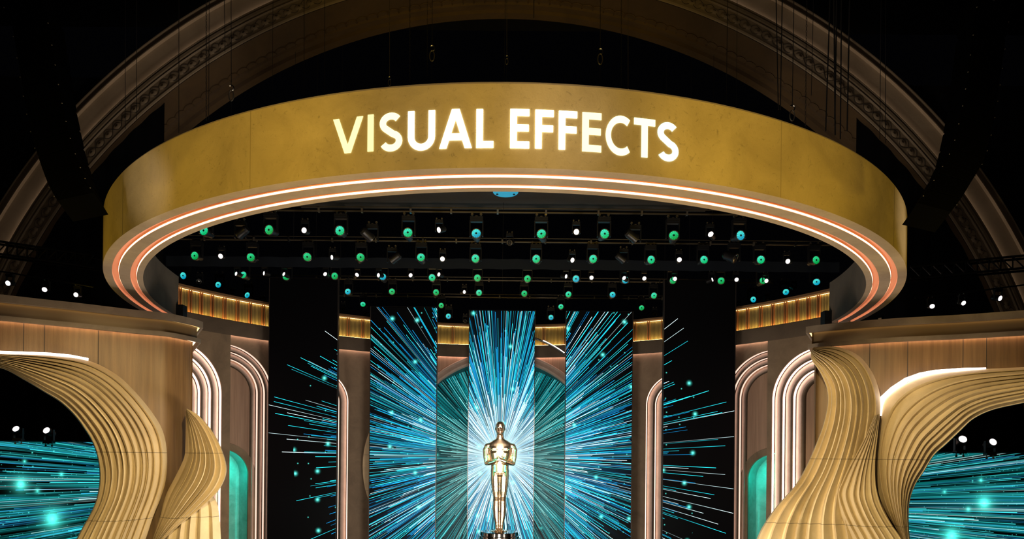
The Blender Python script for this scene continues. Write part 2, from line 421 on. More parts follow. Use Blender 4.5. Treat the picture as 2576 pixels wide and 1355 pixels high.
# ------------------------------------------------------------------ proscenium vault (two edges of one deep arch)
AX, AZ, AY = .05, ZC - 2.05, 21.0
def arc_sweep(mb, prof, a0=4, a1=176, n=160):
    pts = []
    for i in range(n + 1):
        a = math.radians(a0 + (a1 - a0) * i / n)
        for r, y in prof: pts.append((AX + r * cos(a), AY + y, AZ + r * sin(a)))
    mb.grid(pts, n + 1, len(prof))
arch = thing('proscenium_arch', 'huge dim plaster proscenium arch with a wavy carved band', 'arch', (AX, AY, 0))
arch['kind'] = 'structure'
mb = MB()
arc_sweep(mb, [(18.52, .05), (18.50, .03), (18.52, 0), (18.56, -.02), (18.58, .02), (19.02, .02), (19.05, -.03), (19.07, .12), (19.12, .12), (19.12, -.06), (19.20, -.06), (19.20, .12), (19.27, .12), (19.27, -.05), (19.30, -.05), (19.30, .10), (19.60, .12), (19.95, .12), (20.04, .10), (20.04, -.02), (20.07, -.02), (20.07, .2), (20.27, .2), (20.27, .0), (20.30, .0), (20.30, .8)])
mb.build('arch_face', M['arch'], arch, 25)
mb = MB(); arc_sweep(mb, [(19.303, -.03), (19.303, .06)]); mb.build('cove_light', M['led_arch'], arch)
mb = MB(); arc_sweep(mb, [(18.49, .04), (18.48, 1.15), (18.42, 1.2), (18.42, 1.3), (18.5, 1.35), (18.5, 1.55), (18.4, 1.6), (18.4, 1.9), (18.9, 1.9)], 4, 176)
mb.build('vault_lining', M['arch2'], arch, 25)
mb = MB()
for ph in (0, PI):
    path = []
    for i in range(0, 1261):
        a = math.radians(6 + 168 * i / 1260); s = 18.8 * math.radians(168 * i / 1260)
        r = 18.8 + .15 * sin(s * 2 * PI / .86 + ph)
        path.append((AX + r * cos(a), AY - .0, AZ + r * sin(a)))
    mb.tube(path, .008, 4)
mb.build('wave_groove_shade', M['line'], arch)  # shade in the wave's grooves drawn as thin dark lines
mb = MB()
for i in range(132):
    a = math.radians(6 + 168 * (i + .5) / 132 * 1.0)
    mtx = Matrix.Translation((AX + 18.8 * cos(a), AY + .03, AZ + 18.8 * sin(a))) @ Matrix.Rotation(-(a), 4, 'Y')
    b0 = len(mb.v)
    for j in range(5):
        rr = cos(j * PI / 10); d = -.06 * sin(j * PI / 10)
        for k in range(12):
            q = 2 * PI * k / 12
            mb.v.append(tuple(mtx @ Vector((.11 * rr * cos(q), d, .17 * rr * sin(q)))))
    for j in range(4):
        for k in range(12): mb.f.append((b0 + j * 12 + k, b0 + j * 12 + (k + 1) % 12, b0 + (j + 1) * 12 + (k + 1) % 12, b0 + (j + 1) * 12 + k))
mb.build('carved_ovals', M['arch'], arch, 60)['kind'] = 'stuff'
mb = MB()
for i in range(136):
    a = math.radians(8 + 164 * i / 135)
    path = []
    for k in range(13):
        q = PI * 1.25 * k / 12 - PI * .12; da = .2 * cos(q) / 18.4
        path.append((AX + 18.465 * cos(a + da), AY + 1.1 - .17 * sin(q), AZ + 18.465 * sin(a + da)))
    mb.tube(path, .022, 4)
mb.build('carved_scallops', M['arch2'], arch, 40)['kind'] = 'stuff'

# ------------------------------------------------------------------ black masking
mb = MB()
for s in (-1, 1):
    x0 = P(418 if s < 0 else 2150, 300, 21.4).x
    mb.box((x0 + s * 4, 21.5, ZC + 5), (8, .1, 20))
o = mb.build('masking_drape', M['blackcloth']); 
bpy.data.objects.remove(o)
for s, nm in ((-1, 'left'), (1, 'right')):
    x0 = P(418 if s < 0 else 2150, 300, 21.35).x
    mb = MB(); pts = []
    for i in range(61):
        for z in (0, ZC + 13):
            pts.append((x0 + s * 8 * i / 60, 21.24 + .02 * sin(i * 1.3), z))
    mb.grid(pts, 61, 2)
    o = mb.build('masking_drape', M['blackcloth'], None, 40)
    tag(o, 'tall black masking drape inside the %s foot of the big arch' % nm, 'drape')
mb = MB(); pts = []
for i in range(141):
    x = -12.9 + 25.8 * i / 140
    for z in (ZC + 7.16, ZC + 7.55): pts.append((x, 23.45 + .03 * sin(i * 1.1), z))
mb.grid(pts, 141, 2)
tag(mb.build('border_drape', M['cloth2'], None, 40), 'low black border drape hanging across the rig between second and third lamp rows', 'drape')

# ------------------------------------------------------------------ the ring
ring = thing('overhead_ring', 'giant hanging gold plaster ring with projected lettering and two light lines under it', 'ring', (RX, RY, RZ0))
A0, A1 = math.radians(-84.6), math.radians(84.6)
def ring_sweep(mb, prof, n=150, a0=A0, a1=A1, caps=False):
    pts = []
    for i in range(n + 1):
        a = a0 + (a1 - a0) * i / n
        for r, z in prof: pts.append(ringp(a, r, z))
    mb.grid(pts, n + 1, len(prof))
    if caps:
        for a in (a0, a1): mb.face([ringp(a, r, z) for r, z in prof])
mb = MB(); ring_sweep(mb, [(RR, RZ0), (RR, RZ1), (RR - .01, RZ1 + .005)]); mb.build('fascia', M['fascia'], ring, 30)
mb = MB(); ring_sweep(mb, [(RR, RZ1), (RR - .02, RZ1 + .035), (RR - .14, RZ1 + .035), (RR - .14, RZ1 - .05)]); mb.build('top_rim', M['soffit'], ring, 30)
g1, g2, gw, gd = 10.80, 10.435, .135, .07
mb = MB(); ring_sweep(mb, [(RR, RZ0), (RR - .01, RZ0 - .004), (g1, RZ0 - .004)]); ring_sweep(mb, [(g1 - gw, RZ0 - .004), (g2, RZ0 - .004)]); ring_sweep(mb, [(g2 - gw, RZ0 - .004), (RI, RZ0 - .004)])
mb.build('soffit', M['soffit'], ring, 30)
for g in (g1, g2):
    mb = MB(); ring_sweep(mb, [(g, RZ0 - .004), (g, RZ0 + gd), (g - gw, RZ0 + gd), (g - gw, RZ0 - .004)])
    gr = mb.build('light_groove', M['groove'], ring, 30)
    mb = MB(); ring_sweep(mb, [(g - gw + .004, RZ0 + .002), (g - gw + .008, RZ0 + .034)])
    mb.build('light_line', M['led_ring'], gr)
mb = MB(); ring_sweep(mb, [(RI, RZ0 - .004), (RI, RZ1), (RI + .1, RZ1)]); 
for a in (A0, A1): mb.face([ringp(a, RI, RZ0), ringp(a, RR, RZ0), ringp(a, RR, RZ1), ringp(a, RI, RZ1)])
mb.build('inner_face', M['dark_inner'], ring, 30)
for s in (-1, 1):
    mb = MB(); c = ringp(s * math.radians(84.2), RI - .12, RZ0 + .12); mb.box(c, (.22, .25, .42)); mb.build('end_clamp', M['black'], ring)
jm = plain('joint_filler', (.36, .28, .15), .8)
for a in (-71, -43, -22, 24, 45, 63):
    ar = math.radians(a); mb = MB(); mb.grid([ringp(ar + d, RR + .003, z) for d in (-.0007, .0007) for z in (RZ0, RZ1)], 2, 2)
    mb.build('panel_joint', jm, ring)

# projected light shown as glowing letter meshes: strokes in a unit box (height 1), bent onto the face
def arcpts(cx, cy, rx, ry, a0, a1, n=14):
    return [(cx + rx * cos(math.radians(a0 + (a1 - a0) * i / n)), cy + ry * sin(math.radians(a0 + (a1 - a0) * i / n))) for i in range(n + 1)]
SW = .17
def letter_strokes(ch, w):      # list of centre lines; w = width over height
    h = SW / 2
    if ch == 'V': return [[(h * 1.1, 1), (w / 2 - h * .08, 0)], [(w - h * 1.1, 1), (w / 2 + h * .08, 0)]]
    if ch == 'I': return [[(w / 2, 0), (w / 2, 1)]]
    if ch == 'U': return [[(h, 1), (h, w / 2 - 0.02)] + arcpts(w / 2, w / 2 - .02, w / 2 - h, w / 2 - h, 180, 360) + [(w - h, 1)]]
    if ch == 'A': return [[(h * 1.1, 0), (w / 2 - h * .08, 1)], [(w - h * 1.1, 0), (w / 2 + h * .08, 1)], [(w * .22, .29), (w * .78, .29)]]
    if ch == 'L': return [[(h, 1), (h, 0)], [(h, h), (w, h)]]
    if ch == 'E': return [[(h, 1), (h, 0)], [(h, h), (w, h)], [(h, .52), (w * .97, .52)], [(h, 1 - h), (w, 1 - h)]]
    if ch == 'F': return [[(h, 1), (h, 0)], [(h, .52), (w * .97, .52)], [(h, 1 - h), (w, 1 - h)]]
    if ch == 'T': return [[(0, 1 - h), (w, 1 - h)], [(w / 2, 0), (w / 2, 1)]]
    if ch == 'C': return [arcpts(.5, .5, .5 - h, .5 - h, 52, 308, 26)]
    if ch == 'S':
        t = arcpts(w / 2, .73, w / 2 - h, .27 - h, 35, 235, 16); b_ = arcpts(w / 2, .27, w / 2 - h, .27 - h, 75, -155, 18)
        return [t + b_]
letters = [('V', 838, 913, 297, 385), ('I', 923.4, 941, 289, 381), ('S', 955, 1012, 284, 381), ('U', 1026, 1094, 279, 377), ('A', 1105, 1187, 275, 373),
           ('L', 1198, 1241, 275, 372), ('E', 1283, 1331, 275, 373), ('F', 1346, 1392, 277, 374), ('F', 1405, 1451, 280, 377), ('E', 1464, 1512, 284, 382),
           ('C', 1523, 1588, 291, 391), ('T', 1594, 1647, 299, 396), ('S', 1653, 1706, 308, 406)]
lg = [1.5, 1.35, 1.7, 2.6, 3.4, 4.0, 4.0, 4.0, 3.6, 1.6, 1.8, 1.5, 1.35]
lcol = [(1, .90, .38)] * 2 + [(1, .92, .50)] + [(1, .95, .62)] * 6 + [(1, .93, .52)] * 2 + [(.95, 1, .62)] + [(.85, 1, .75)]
def px_angle(px, py):           # where the sight line meets the outer face
    t = unroll(px, py)[0] / F; lo, hi = -1.2, 1.2
    for _ in range(50):
        mid = (lo + hi) / 2; p = ringp(mid, RR, 0)
        if p.x / p.y < t: lo = mid
        else: hi = mid
    return (lo + hi) / 2
def zat(px, py):
    a = px_angle(px, py); return ZC - unroll(px, py)[1] * ringp(a, RR, 0).y / F
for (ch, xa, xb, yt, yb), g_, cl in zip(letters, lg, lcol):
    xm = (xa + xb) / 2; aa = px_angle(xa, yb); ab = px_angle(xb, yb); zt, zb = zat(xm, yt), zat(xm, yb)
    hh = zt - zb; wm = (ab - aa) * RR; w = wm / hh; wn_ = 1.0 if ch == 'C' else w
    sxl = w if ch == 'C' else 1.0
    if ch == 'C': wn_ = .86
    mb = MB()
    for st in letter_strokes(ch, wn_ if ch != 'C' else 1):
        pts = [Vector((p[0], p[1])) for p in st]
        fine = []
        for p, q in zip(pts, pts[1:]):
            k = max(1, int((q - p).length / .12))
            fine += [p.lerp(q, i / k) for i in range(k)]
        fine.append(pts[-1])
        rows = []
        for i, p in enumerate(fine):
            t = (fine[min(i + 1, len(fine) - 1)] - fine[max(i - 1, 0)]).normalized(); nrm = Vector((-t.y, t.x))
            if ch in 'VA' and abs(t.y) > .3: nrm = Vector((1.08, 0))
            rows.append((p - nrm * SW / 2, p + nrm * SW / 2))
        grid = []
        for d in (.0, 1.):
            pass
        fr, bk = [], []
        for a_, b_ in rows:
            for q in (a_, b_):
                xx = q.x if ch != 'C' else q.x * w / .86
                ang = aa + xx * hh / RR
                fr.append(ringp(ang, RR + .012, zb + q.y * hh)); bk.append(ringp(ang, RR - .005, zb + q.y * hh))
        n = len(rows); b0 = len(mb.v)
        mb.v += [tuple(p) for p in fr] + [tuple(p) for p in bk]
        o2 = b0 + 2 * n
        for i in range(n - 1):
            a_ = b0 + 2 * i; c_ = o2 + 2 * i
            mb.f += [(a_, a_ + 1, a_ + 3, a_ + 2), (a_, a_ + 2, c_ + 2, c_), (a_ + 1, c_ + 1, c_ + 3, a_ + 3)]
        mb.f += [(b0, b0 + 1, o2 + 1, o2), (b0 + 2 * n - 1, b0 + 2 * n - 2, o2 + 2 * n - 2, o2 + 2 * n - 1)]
    mb.build('projected_letter', emit('projected_letter_glow', cl, g_), ring)

# ------------------------------------------------------------------ curved back wall of the stage
BX, BY, BR = 0.0, 15.3, 14.7
def cy(u, d, z):                # u metres along the wall, d towards the stage centre
    a = u / BR
    return Vector((BX + (BR - d) * sin(a), BY + (BR - d) * cos(a), z))
def u_at(px, d=0., py=1000):
    t = unroll(px, py)[0] / F; al = math.atan(t)
    return BR * (al + math.asin(BY * sin(al) / (BR - d)))
def band(mb, u0, u1, prof, n=None):    # prof: (d, z)
    n = n or max(2, int(abs(u1 - u0) / .25))
    mb.grid([cy(u0 + (u1 - u0) * i / n, d, z) for i in range(n + 1) for d, z in prof], n + 1, len(prof))
def plate_arch(mb, u0, u1, z0, z1, uc, zs, r, d, rad=5):      # flat wall with an arched opening
    angs = sorted(set([PI * i / 36 for i in range(37)] + [math.atan2(z1 - zs, u1 - uc), math.atan2(z1 - zs, u0 - uc)]))
    rows = []
    for a in angs:
        c, s = cos(a), sin(a); ts = []
        if c > 1e-6: ts.append((u1 - uc) / c)
        if c < -1e-6: ts.append((u0 - uc) / c)
        if s > 1e-6: ts.append((z1 - zs) / s)
        R = max(min(ts), r)
        for k in range(rad + 1):
            q = r + (R - r) * k / rad; rows.append(cy(uc + q * c, d, zs + q * s))
    mb.grid(rows, len(angs), rad + 1)
    for ua, ub in ((uc + r, u1), (u0, uc - r)):
        if ub - ua > .001:
            n = max(2, int((ub - ua) / .25)); mb.grid([cy(ua + (ub - ua) * i / n, d, z) for i in range(n + 1) for z in (z0, zs)], n + 1, 2)
def arch_sweep(mb, uc, zs, z0, prof, t0=0., t1=PI, n=40):     # prof: (r, d); legs down to z0
    path = []
    if t0 <= 0.001: path += [(1, 0, z0)]
    path += [(cos(t0 + (t1 - t0) * i / n), sin(t0 + (t1 - t0) * i / n), None) for i in range(n + 1)]
    if t1 >= PI - .001: path += [(-1, 0, z0)]
    pts = []
    for c, s, zz in path:
        for r, d in prof:
            pts.append(cy(uc + r * c, d, zs + r * s if zz is None else zz))
    mb.grid(pts, len(path), len(prof))
ZF0, ZF1, ZB0 = ZC + 5.36, ZC + 6.27, ZC + 4.76
def flute_set(parent, uc, zs, radii, w, d0, t0=0., t1=PI, step=.06, led='led_pink'):
    for k, r in enumerate(radii):
        dd = d0 - step * k
        mb = MB(); arch_sweep(mb, uc, zs, 0, [(r, dd), (r, dd - .24)], t0, t1)
        prof = [(r - .02, dd - .24)]
        for i in range(9):
            q = i / 8
            prof.append((r - .025 - (w - .06) * q, dd - .24 + .19 * (.45 * q + .55 * sin(q * PI / 2))))
        prof = [(r - .02 - (r - .02 - a_) * .86, b_) for a_, b_ in prof]; e_ = prof[-1][0]
        prof += [(e_ - .01, prof[-1][1] - .03), (e_ - .01, dd - .26)]
        arch_sweep(mb, uc, zs, 0, prof, t0, t1)
        fl = mb.build('fluted_arch', M['flute'], parent, 40)
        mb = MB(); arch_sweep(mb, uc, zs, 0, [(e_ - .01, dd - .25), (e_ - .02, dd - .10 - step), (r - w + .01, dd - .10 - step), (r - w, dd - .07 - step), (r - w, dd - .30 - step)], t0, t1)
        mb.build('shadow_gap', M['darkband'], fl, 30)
        mb = MB(); arch_sweep(mb, uc, zs, 0, [(r - .004, dd - .05), (r - .004, dd - .20)], t0, t1)
        mb.build('light_strip', M[led], fl)
ZTOP = ZB0 + .15
# wall shell where nothing else covers it
for s, nm in ((-1, 'left'), (1, 'right')):
    # ---- front pilaster bay with three fluted arches
    ue = u_at(579 if s < 0 else 1930, .35)
    uc1 = u_at(558 if s < 0 else 1942, .35) + s * 1.9
    bay = thing('arched_pilaster_bay', 'projecting %s bay of the curved wall with three glowing fluted arches' % nm, 'wall bay', tuple(cy(ue, .35, 0)))
    mb = MB(); zs1 = ZC + 2.35
    lo, hi = sorted((ue, uc1 + s * 2.35))
    plate_arch(mb, lo, hi, 0, ZTOP, uc1, zs1, 1.9, .35)
    for u in (ue,): mb.grid([cy(u, d, z) for d in (.35, -.3) for z in (0, ZTOP)], 2, 2)
    mb.build('bay_face', M['bay'], bay, 30)
    flute_set(bay, uc1, zs1, (1.9, 1.5, 1.1), .40, .35)
    mb = MB(); band(mb, uc1 - .75, uc1 + .75, [(-.03, 0), (-.03, zs1 + .8)]); mb.build('inner_panel', M['panelwood'], bay, 30)
    mb = MB(); arch_sweep(mb, uc1, ZC - .75, 0, [(.70, -.03), (.70, .05), (.62, .06), (.60, -.0)]); mb.build('niche_rim', M['bay'], bay, 30)
    # ---- recessed bay with half arches and a teal niche
    uc2 = ue + (0.02 if s < 0 else -.02); zs2 = ZC + 2.53
    uo = u_at(700 if s < 0 else 1820)
    t0, t1 = (0, PI / 2) if s < 0 else (PI / 2, PI)
    bay = thing('niche_bay', 'recessed %s bay with fluted half arches over a teal lit niche' % nm, 'wall bay', tuple(cy(uo, 0, 0)))
    ro = 1.92
    mb = MB(); pts = []
    # quarter plate outside the arch
    angs = [t0 + (t1 - t0) * i / 24 for i in range(25)]
    for a in angs:
        c, q = cos(a), sin(a); U1 = abs(uo - uc2); ts = []
        if abs(c) > 1e-6: ts.append(U1 / abs(c))
        if q > 1e-6: ts.append((ZTOP - zs2) / q)
        R = max(min(ts), ro)
        for k in range(5):
            e = ro + (R - ro) * k / 4; pts.append(cy(uc2 + e * c, 0, zs2 + e * q))
    mb.grid(pts, 25, 5)
    band(mb, uc2 - s * ro, uo - s * .02, [(0, 0), (0, zs2)], 3)
    mb.build('bay_face', M['bay'], bay, 30)
    flute_set(bay, uc2, zs2, (1.92, 1.64, 1.36), .28, 0., t0, t1, .05, 'led_pink_low')
    ri, zn, dp = 1.03, ZC - .87, -.28
    mb = MB()
    angs = [t0 + (t1 - t0) * i / 24 for i in range(25)]; pts = []
    for a in angs:
        c, q = cos(a), sin(a); ts = []
        if abs(c) > 1e-6: ts.append(1.3 / abs(c))
        if q > 1e-6: ts.append((zs2 + 1.3 - zn) / q)
        R = min(ts)
        for k in range(9):
            e = ri + (R - ri) * k / 8; pts.append(cy(uc2 + e * c, dp, zn + e * q))
    mb.grid(pts, 25, 9)
    band(mb, uc2 - s * ri, uc2 - s * 1.3, [(dp, 0), (dp, zn)], 3)
    mb.build('inner_panel', M['panelwood'], bay, 30)
    mb = MB(); arch_sweep(mb, uc2, zn, 0, [(ri + .30, dp), (ri + .29, dp + .05), (ri + .24, dp + .03), (ri + .02, dp + .06), (ri, dp + .04), (ri, dp - .05), (ri + .07, dp - .06)], t0, t1)
    mb.build('niche_rim', M['bay'], bay, 30)
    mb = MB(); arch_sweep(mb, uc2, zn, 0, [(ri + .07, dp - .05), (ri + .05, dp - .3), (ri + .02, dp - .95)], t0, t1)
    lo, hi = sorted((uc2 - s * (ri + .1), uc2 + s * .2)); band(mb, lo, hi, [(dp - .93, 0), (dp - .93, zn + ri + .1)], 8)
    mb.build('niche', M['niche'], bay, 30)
    mb = MB(); arch_sweep(mb, uc2, zn, 0, [(ri + .068, dp - .07), (ri + .062, dp - .13)], t0, t1)
    mb.build('teal_strip', M['led_teal'], bay)
    # ---- third bay, seen between the tall screens
    ue3 = uo; ug = s * 4.93
    uc3 = u_at(877 if s < 0 else 1625) + s * 1.4
    bay = thing('arched_wall_bay', '%s plaster bay with a glowing arch, seen between two tall screens' % nm, 'wall bay', tuple(cy(uc3, 0, 0)))
    mb = MB(); zs3 = ZC + 2.42
    lo, hi = sorted((ue3, ug + s * .9)); plate_arch(mb, lo, hi, 0, ZTOP, uc3, zs3, 1.4, 0.)
    mb.build('bay_face', M['bay'], bay, 30)
    flute_set(bay, uc3, zs3, (1.4, 1.0, .62), .39, 0., led='led_pink_mid')
    mb = MB(); band(mb, uc3 - .4, uc3 + .4, [(-.38, 0), (-.38, zs3 + .45)]); mb.build('inner_panel', M['panelwood'], bay, 30)
# ---- central arch
ca = thing('central_arch_wall', 'central wall with a wide rounded arch behind the middle screens', 'wall bay', (0, 30, 0))
ZA = ZC + .12
mb = MB(); plate_arch(mb, -5.85, 5.85, 0, ZTOP, 0, ZA, 4.98, .0, 6); mb.build('bay_face', M['panelwood'], ca, 30)
mb = MB(); arch_sweep(mb, 0, ZA, 0, [(4.99, 0), (4.98, .10), (4.94, .13), (4.90, .06), (4.86, .03), (4.80, .06), (4.70, .13), (4.62, .11), (4.58, .04), (4.57, -.05)], n=80)
mb.build('arch_moulding', M['flute'], ca, 30)
mb = MB(); arch_sweep(mb, 0, ZA, 0, [(4.965, .06), (4.905, .035)], n=80); mb.build('light_strip', M['led_line'], ca)
mb = MB(); arch_sweep(mb, 0, ZA, 0, [(4.58, -.05), (4.60, -2.1)], n=80); mb.build('arch_soffit', plain('teal_lit_soffit', (.03, .12, .12), .6), ca, 30)  # teal light on the soffit put into its colour
# ---- dark cornice, ribbed frieze and its caps
UE = 15.6
co_ = thing('curved_cornice', 'dark curved cornice band over the bays with a rose light line below', 'cornice', (0, 30, ZB0))
mb = MB(); band(mb, -UE, UE, [(0, ZB0 + .10), (.10, ZB0 + .10), (.36, ZB0 + .02), (.38, ZB0), (.42, ZB0), (.44, ZB0 + .04), (.44, ZF0 - .03), (.40, ZF0), (-.1, ZF0)], 120)
mb.build('cornice_band', M['darkband'], co_, 30)
mb = MB(); band(mb, -UE, UE, [(.02, ZB0 + .09), (.09, ZB0 + .09)], 120); mb.build('light_line', M['led_line'], co_)
fr = thing('ribbed_frieze', 'curved ribbed gold frieze with copper fins glowing above the cornice', 'frieze', (0, 30, ZF0))
mb = MB(); n = 160; mb.uv = []
for i in range(n + 1):
    u = -UE + 2 * UE * i / n
    for z in (ZF0, ZF1): mb.v.append(tuple(cy(u, .1, z))); mb.uv.append((u, z))
for i in range(n): mb.f.append((2 * i, 2 * i + 2, 2 * i + 3, 2 * i + 1))
mb.build('ribbed_panel', M['ribbed'], fr)
mb = MB(); band(mb, -UE, UE, [(.1, ZF1), (.30, ZF1 - .01), (.33, ZF1 + .02), (.33, ZF1 + .11), (.0, ZF1 + .13), (-.2, ZF1 + .1)], 120)
mb.build('frieze_cap', plain('copper_cap', (.20, .11, .05), .5), fr, 30)
mb = MB(); band(mb, -UE, UE, [(.12, ZF1 - .006), (.15, ZF1 - .008)], 120); mb.build('light_line', M['led_frieze'], fr)
mb = MB(); band(mb, -UE, UE, [(.14, ZF0 + .008), (.26, ZF0 + .03)], 120); mb.build('light_line', M['led_frieze'], fr)
fins = [450, 476, 504, 532, 563, 596, 628, 661, 876, 912, 1099, 1140, 1369, 1421, 1598, 1633, 1668, 1854, 1882, 1915, 1946, 1978, 2007, 2035, 2061]
for px in fins:
    uf = u_at(px, .1, 800)
    mb = MB()
    for off in (-.045, .045):
        mb.grid([cy(uf + off + a, d, z) for z in (ZF0, ZF1) for a, d in ((-.018, .1), (-.018, .19), (.018, .19), (.018, .1))], 2, 4)
    mb.build('copper_fin', M['copper'], fr)
# curved bar hanging in front of the frieze
t = thing('curved_light_bar', 'thin dark curved bar with a light strip crossing the frieze right of centre', 'light bar', tuple(P(1380, 868, 27.6)))
pb = [P(x, y, 27.6) for x, y in ((1300, 838), (1322, 843), (1345, 850), (1372, 861), (1398, 875), (1420, 890), (1445, 910))]
mb = MB(); mb.tube(resample(pb, 30), .045, 8); mb.build('bar', M['black'], t)
mb = MB(); mb.tube([p + Vector((.02, -.04, .03)) for p in resample(pb, 30)[12:24]], .018, 6); mb.build('light_strip', M['led_cream'], t)
# round shield seen at the edge of a screen
for px, nm, k in ((973, 'left', 1.), (1531, 'right', .86)):
    c = P(px, 1172, 27.9); mb = MB(); pts = []
    for j in range(7):
        q = j / 6 * PI / 2; 
        for i in range(40):
            a = 2 * PI * i / 40; pts.append((c.x + 1.10 * k * cos(q) * cos(a), c.y - .12 * sin(q), c.z + 2.3 * cos(q) * sin(a)))
    mb.grid(pts, 7, 40, False, True)
    tag(mb.build('oval_shield', M['stone'], None, 40), 'tan oval shield mostly hidden behind the %s ray screen' % nm, 'shield')

# ------------------------------------------------------------------ tall screens
def screen(name, px0, px1, ytop, Y, matl, label, rot=0., ybot=1500, frame=True, z0=0.):
    a = P(px0, 1150, Y); b_ = P(px1, 1150, Y); zt = P((px0 + px1) / 2, ytop, Y).z
    cx, w = (a.x + b_.x) / 2, b_.x - a.x
    t = thing(name, label, 'screen', (cx, Y, z0))
    def loc(x, y, z): return Vector((cx + x * cos(rot) - y * sin(rot), Y + x * sin(rot) + y * cos(rot), z))
    mb = MB(); mb.uv = []
    for x in (-w / 2, w / 2):
        for z in (z0 + .05, zt - .01):
            mb.v.append(tuple(loc(x, 0, z)))
            mb.uv.append(((cx + x) * F / Y / 100 + (PX - 1258) / 100, ((z - ZC) * F / Y - (PY - 1150)) / 100 + .0))
    mb.f.append((0, 2, 3, 1)); mb.build('display', matl, t)
    mb = MB(); th = .16; e = .03
    o_ = [(-w / 2 - e, -.015), (w / 2 + e, -.015), (w / 2 + e, th), (-w / 2 - e, th)]
    i_ = [(-w / 2, -.015), (w / 2, -.015), (w / 2, .006), (-w / 2, .006)]
    def ex(l, za, zb):
        for k in range(4):
            p, q = l[k], l[(k + 1) % 4]; mb.face([loc(*p, za), loc(*q, za), loc(*q, zb), loc(*p, zb)])
    ex(o_, z0, zt + .02)
    mb.face([loc(*p, zt + .02) for p in o_]); 
    for sx in (-1, 1): mb.face([loc(sx * (w / 2 + e), -.015, z0), loc(sx * w / 2, -.015, z0), loc(sx * w / 2, -.015, zt + .02), loc(sx * (w / 2 + e), -.015, zt + .02)])
    mb.f = [f for f in mb.f if True]
    # open the front: drop the front strip of the outer box
    mb.f.pop(0)
    mb.face([loc(-w / 2 - e, th - .01, z0), loc(w / 2 + e, th - .01, z0), loc(w / 2 + e, th - .01, zt), loc(-w / 2 - e, th - .01, zt)])
    mb.build('frame', M['frame'], t)
    return t
screen('tall_screen', 675, 846, 700, 24.8, M['scr'], 'outermost left tall screen, mostly black with sparse rays at its inner edge', -.0)
screen('tall_screen', 930, 1096, 772, 26.6, M['scr'], 'tall screen full of cyan rays, directly left of the arch opening')
screen('tall_screen', 1178, 1342, 781, 27.0, M['scr'], 'central tall screen with the bright burst behind the gold statue')
screen('tall_screen', 1422, 1588, 783, 26.6, M['scr'], 'tall screen full of cyan rays, directly right of the arch opening')
screen('tall_screen', 1668, 1846, 705, 24.8, M['scr'], 'outermost right tall screen, mostly black with sparse rays reaching right')
screen('arch_screen', 990, 1530, 870, 31.9, M['scr_dim'], 'dimmer wide ray screen recessed inside the central arch')

